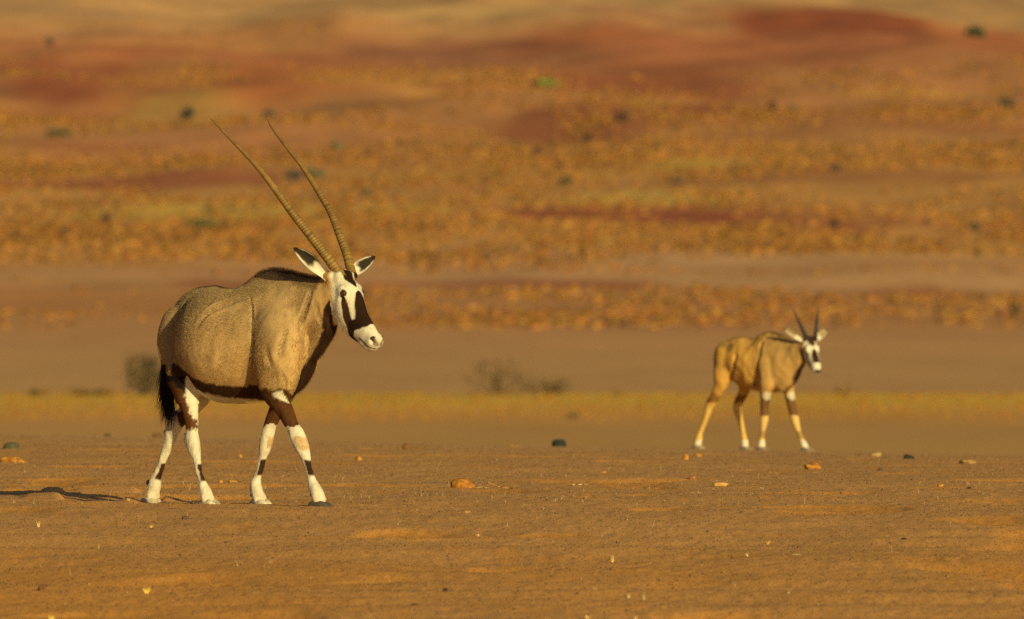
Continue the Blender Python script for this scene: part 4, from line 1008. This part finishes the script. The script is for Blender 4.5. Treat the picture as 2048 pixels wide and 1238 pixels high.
rock(215, 868, 16, 6, (.06, .05, .04), 'low dark stone on the horizon of the sand at far left', 22, rough=.15)
rock(315, 867, 22, 8, (.13, .075, .035), 'brown stone on the horizon of the sand left of the rear hind leg', 23, rough=.15)
rock(190, 867, 10, 5, (.16, .10, .05), 'tiny brown stone just left of the low dark stone', 24, rough=.15)
rock(640, 888, 22, 4, (.10, .065, .035), 'thin brown stone behind the forward foreleg', 25, rough=.15)
rock(1206, 944, 14, 4, ORG2, 'thin orange chip in the middle of the sand above the twig', 26, rough=.2, name='chip', cat='chip')
rock(954, 1068, 11, 5, (.45, .25, .10), 'small pink orange pebble below the rough orange rock', 27, rough=.15, name='pebble', cat='pebble')
rock(1760, 940, 11, 5, (.07, .05, .035), 'small dark pebble below the pale wedge shaped chip', 28, rough=.2, name='pebble', cat='pebble')
rock(1808, 1075, 12, 3, (.03, .025, .02), 'thin black sliver lying on the sand at the right', 29, rough=.12, name='sliver', cat='sliver')
rock(1938, 978, 9, 4, (.03, .025, .02), 'black pebble near the right edge below the tan clod', 30, rough=.15, name='pebble', cat='pebble')
rock(1881, 974, 12, 5, ORG2, 'orange chip left of the black pebble near the right edge', 31, rough=.2, name='chip', cat='chip')
rock(891, 1187, 11, 7, (.05, .035, .025), 'small blurred dark pebble at the bottom centre', 32, rough=.2, name='pebble', cat='pebble')
rock(830, 1211, 12, 5, (.08, .045, .025), 'dark brown pebble close to the bottom edge left of centre', 33, rough=.2, name='pebble', cat='pebble')
rock(1236, 1000, 14, 4, (.10, .06, .035), 'narrow brown chip below the stems in the middle of the sand', 34, rough=.2, name='chip', cat='chip')
rock(370, 1035, 13, 5, (.09, .06, .04), 'dull brown chip below the hoof of the rear hind leg', 35, rough=.25, name='chip', cat='chip')
rock(465, 962, 16, 6, ORG2, 'crumbly orange clod between hind and front legs, nearer the front', 36, rough=.4, name='clod', cat='clod')
rock(441, 964, 9, 5, ORG2, 'tiny orange clod between hind and front legs, nearer the hind', 37, rough=.4, name='clod', cat='clod')
rock(480, 915, 8, 7, ORG2, 'upright orange crumb seen through the gap between the legs', 38, rough=.4, name='clod', cat='clod')
rock(1385, 956, 14, 7, (.26, .12, .05), 'reddish brown crumb left of the pale orange flake', 39, rough=.35, name='clod', cat='clod')

m_straw = mat_attr('straw', .8, .15)
def wisp(px, py, w, h, col, label, n=14, flat=False, name='straw_tuft', cat='straw'):
    D = depth_near(px, py); sc = D / FPX; p = at(px, None, D, -.003); V, F = [], []
    if not flat: w *= .62; n = int(n * 1.6)
    for i in range(n):
        a = random.uniform(-1, 1); hh = random.uniform(.4, 1) * h * sc; dx = a * w * sc * .5
        if flat: P = [(dx * .9 - w * sc * .3 * (1 - t) + t * w * sc * .3, 0.01 * a, .004 + hh * (.3 + .7 * math.sin(t * 3.1))) for t in (0, .33, .66, 1)]
        else: P = [(dx * (.25 + t), a * .01 * t, hh * t) for t in (0, .35, .7, 1)]
        prism_path(P, .0016, .0008, V, F)
    cc = np.repeat(np.array(col)[None], len(V), 0) * rng.uniform(.8, 1.2, (len(V), 1))
    o = fast_mesh(name, V, F, m_straw, None, colors=cc); o.location = p; tag(o, label, cat); return o
STR = (.66, .47, .17); STP = (.70, .56, .30)
wisp(77, 1056, 11, 14, STR, 'pale straw tuft casting a shadow to its left at the lower left', 16)
wisp(303, 1050, 10, 7, STR, 'tiny straw tuft below the hoof of the rearmost leg', 10)
wisp(293, 1190, 22, 15, (.72, .52, .12), 'bright yellow straw tuft in the blurred foreground below the hind legs', 22)
wisp(1225, 1120, 10, 17, STR, 'upright straw tuft in the foreground right of centre', 14)
wisp(1258, 1196, 7, 14, STP, 'left one of two pale straw tips side by side near the bottom', 9)
wisp(1288, 1198, 8, 16, STP, 'right one of two pale straw tips side by side near the bottom', 9)
wisp(1176, 1232, 18, 10, STR, 'low straw tuft at the bottom edge left of the two straw tips', 12)
wisp(1272, 1236, 12, 14, STR, 'straw tuft at the bottom edge below the two straw tips', 12)
wisp(1536, 1078, 12, 9, (.60, .38, .10), 'orange straw tuft in front of a dark hollow right of centre', 10)
wisp(1494, 1112, 8, 10, STP, 'small pale straw tuft left of the yellow straw stick', 9)
wisp(1190, 1172, 9, 8, STP, 'faint straw speck above and left of the two straw tips', 8)
wisp(935, 1029, 16, 6, STR, 'loose straw scrap in front of a dark twig left of centre', 9)
wisp(257, 1003, 9, 7, STR, 'straw scrap in the strip of shade left of the rearmost hoof', 8)
wisp(1926, 1000, 8, 7, (.62, .40, .08), 'yellow straw tuft near the right edge of the sand', 8)
wisp(103, 1240, 18, 12, (.72, .54, .14), 'yellow straw tuft cut by the bottom edge at the left', 14)
wisp(1598, 1119, 17, 4, STP, 'pale yellow straw stick lying flat in the foreground right of centre', 3, True, 'straw_stick')
wisp(1160, 970, 24, 4, STP, 'pale flat grass stalk lying in the middle of the sand', 4, True, 'grass_stalk', 'stalk')

def twig(pts, r, col, label):
    D = depth_near(*pts[0]); sc = D / FPX; p = at(pts[0][0], None, D); V, F = [], []
    P = [((x - pts[0][0]) * sc, random.uniform(-.01, .01), max((pts[0][1] - y) * sc, 0) + .004) for x, y in pts]
    prism_path([tuple(q) for q in catrom(P, 4)], r, r * .4, V, F)
    o = fast_mesh('twig', V, F, m_straw, None, colors=np.repeat(np.array(col)[None], len(V), 0)); o.location = p; tag(o, label, 'twig')
twig([(1017, 974), (1000, 971), (990, 967), (975, 962)], .0045, (.55, .26, .05), 'thin orange twig lying to the right of the rough orange rock')
twig([(976, 972), (965, 970), (952, 972)], .0038, (.62, .42, .16), 'short pale twig touching the right side of the rough orange rock')
twig([(872, 943), (877, 932), (882, 918)], .0014, (.50, .34, .16), 'thin leaning stalk beyond the rough orange rock')

# ------------------------------------------------------------------ thorn bushes beyond the sand
m_leaf = mat_attr('leaves', .9, .1); m_bark = mat_attr('bark', .9, .1)
def bush(px, py, D, w, h, leafcol, barkcol, label, nleaf=260, open_=.5, name='thorn_bush', cat='bush', group=None, lobes=5, leaf=.05):
    sc = D / FPX; X = (px - 1024) * sc; z = float(base_z(X, D)); W, Hh = w * sc, h * sc
    root = empty(name, (X, D, z)); tag(root, label, cat, group)
    V, F, tips = [], [], []
    for i in range(lobes * 2):
        a = random.uniform(-1, 1); b = random.uniform(-1, 1); top = Hh * random.uniform(.55, 1.0) * (1 - .35 * a * a)
        e = (a * W * .46, b * W * .3, top); P = [(e[0] * t ** .8 * 1.0, e[1] * t, top * t ** (.8 + .5 * abs(a)) - .05) for t in (0, .3, .6, .85, 1)]
        prism_path(P, .02 + .012 * Hh, .006, V, F)
        for t in (.5, .7, .85, 1): tips.append((e[0] * t ** .8, e[1] * t, top * t ** (.8 + .5 * abs(a))))
    fast_mesh('stem', V, F, m_bark, root, colors=np.repeat(np.array(barkcol)[None], len(V), 0))
    tips = np.array(tips); k = rng.integers(0, len(tips), nleaf)
    Pp = tips[k] + rng.normal(0, 1, (nleaf, 3)) * np.array([W * .07, W * .07, Hh * .12]) * (1 + open_); Pp[:, 2] = np.clip(Pp[:, 2], .02, Hh)
    s = rng.uniform(.5, 1.3, nleaf) * leaf
    S = np.stack([s, s, s * .6], -1); C = np.array(leafcol)[None] * rng.uniform(.6, 1.4, (nleaf, 1))
    blobs('crown', Pp, S, C, m_leaf, parent=root)
    return root
DG = (.12, .09, .05); BK = (.09, .06, .04)
bush(287, 795, 606, 85, 82, DG, BK, 'tall blurred grey brown thorn bush behind the tail of the large antelope', 420, .6, leaf=.07)
bush(1000, 792, 612, 150, 72, (.17, .125, .065), (.13, .09, .055), 'wide airy thorn bush with arching branches in the middle distance', 230, 1.1, leaf=.05, lobes=9)
bush(1090, 791, 614, 104, 34, (.19, .135, .07), BK, 'low spreading bush just right of the arching thorn bush', 260, .5, leaf=.06)
bush(1150, 822, 470, 30, 20, (.26, .17, .07), BK, 'small brown shrub on the golden grass right of centre', 80, .4, leaf=.035)
bush(1238, 791, 612, 28, 12, (.26, .17, .07), BK, 'tiny shrub on the rim of the golden grass left of the young antelope', 60, .4, leaf=.04)
bush(1690, 790, 610, 36, 22, (.26, .17, .07), BK, 'low brown shrub on the rim of the golden grass right of the young antelope', 90, .4, leaf=.05)
bush(190, 794, 606, 90, 14, (.20, .12, .04), BK, 'long flat ochre shrub on the rim of the golden grass at the left', 120, .4, leaf=.06)
bush(75, 794, 606, 46, 12, (.20, .12, .04), BK, 'short flat ochre shrub at the left end of the golden grass', 80, .4, leaf=.05)
def fb(px, py, w, h, col, label, n=110):
    D = depth_far(py + h / 2); col = tuple(min(c * 1.35 + .012, .3) for c in col); bush(px, py, D, w, h, col, (.05, .035, .03), label, n, .3, 'distant_bush', 'bush', 'bushes dotted over the far slope', 4, leaf=w * D / FPX * .11)
fb(1950, 68, 36, 24, (.030, .045, .020), 'lone dark green bush high on the red slope at the upper right')
fb(375, 175, 30, 24, (.025, .022, .022), 'nearly black bush on the far slope above the left horn tip')
fb(538, 182, 34, 20, (.06, .05, .035), 'dark grey green bush on the far slope above the right horn tip')
fb(118, 272, 52, 16, (.08, .075, .04), 'grey olive bush on the far slope at the left')
fb(588, 338, 38, 22, (.05, .042, .045), 'dusky grey bush between the two horns')
fb(625, 335, 40, 20, (.09, .095, .05), 'greyish green bush right of the far horn')
fb(213, 442, 24, 18, (.03, .025, .03), 'small black bush on the slope left of the horns')
fb(405, 452, 46, 14, (.055, .080, .025), 'low green bush on the slope left of the ears')
fb(735, 380, 30, 16, (.07, .065, .035), 'small olive bush on the slope right of the horns')
fb(675, 288, 30, 16, (.09, .105, .05), 'pale green bush high above the far horn')
fb(1095, 162, 46, 12, (.10, .15, .03), 'bright green bush near the top centre')
fb(1175, 278, 22, 22, (.03, .022, .022), 'black bush left of centre under the red bank')
fb(1072, 300, 18, 16, (.045, .03, .03), 'small dark bush left of the black bush under the red bank')
fb(1245, 258, 26, 20, (.06, .035, .03), 'dark brown bush at the left end of the red bank')
fb(1546, 228, 22, 20, (.06, .03, .022), 'dark bush in the middle of the red bank')
fb(1582, 178, 28, 12, (.06, .06, .035), 'small grey green bush above the red bank')
fb(2012, 198, 28, 24, (.05, .05, .03), 'dark olive bush by the right edge of the far slope')
fb(1672, 436, 24, 14, (.03, .025, .022), 'dark bush at the end of the lower red bank')
fb(1950, 430, 24, 18, (.06, .045, .03), 'brown bush on the right of the lower red bank')
fb(1130, 366, 26, 14, (.05, .05, .03), 'dark olive bush in the yellow grass near the centre')
fb(1675, 368, 26, 14, (.04, .03, .026), 'dark bush in the yellow grass right of centre')
fb(100, 88, 18, 16, (.06, .04, .035), 'dark bush on the orange dune at the upper left')
fb(1350, 372, 24, 14, (.06, .05, .03), 'olive brown bush right of centre above the lower red bank')
fb(2030, 610, 22, 24, (.05, .04, .025), 'dark bush at the right edge below the pale track')
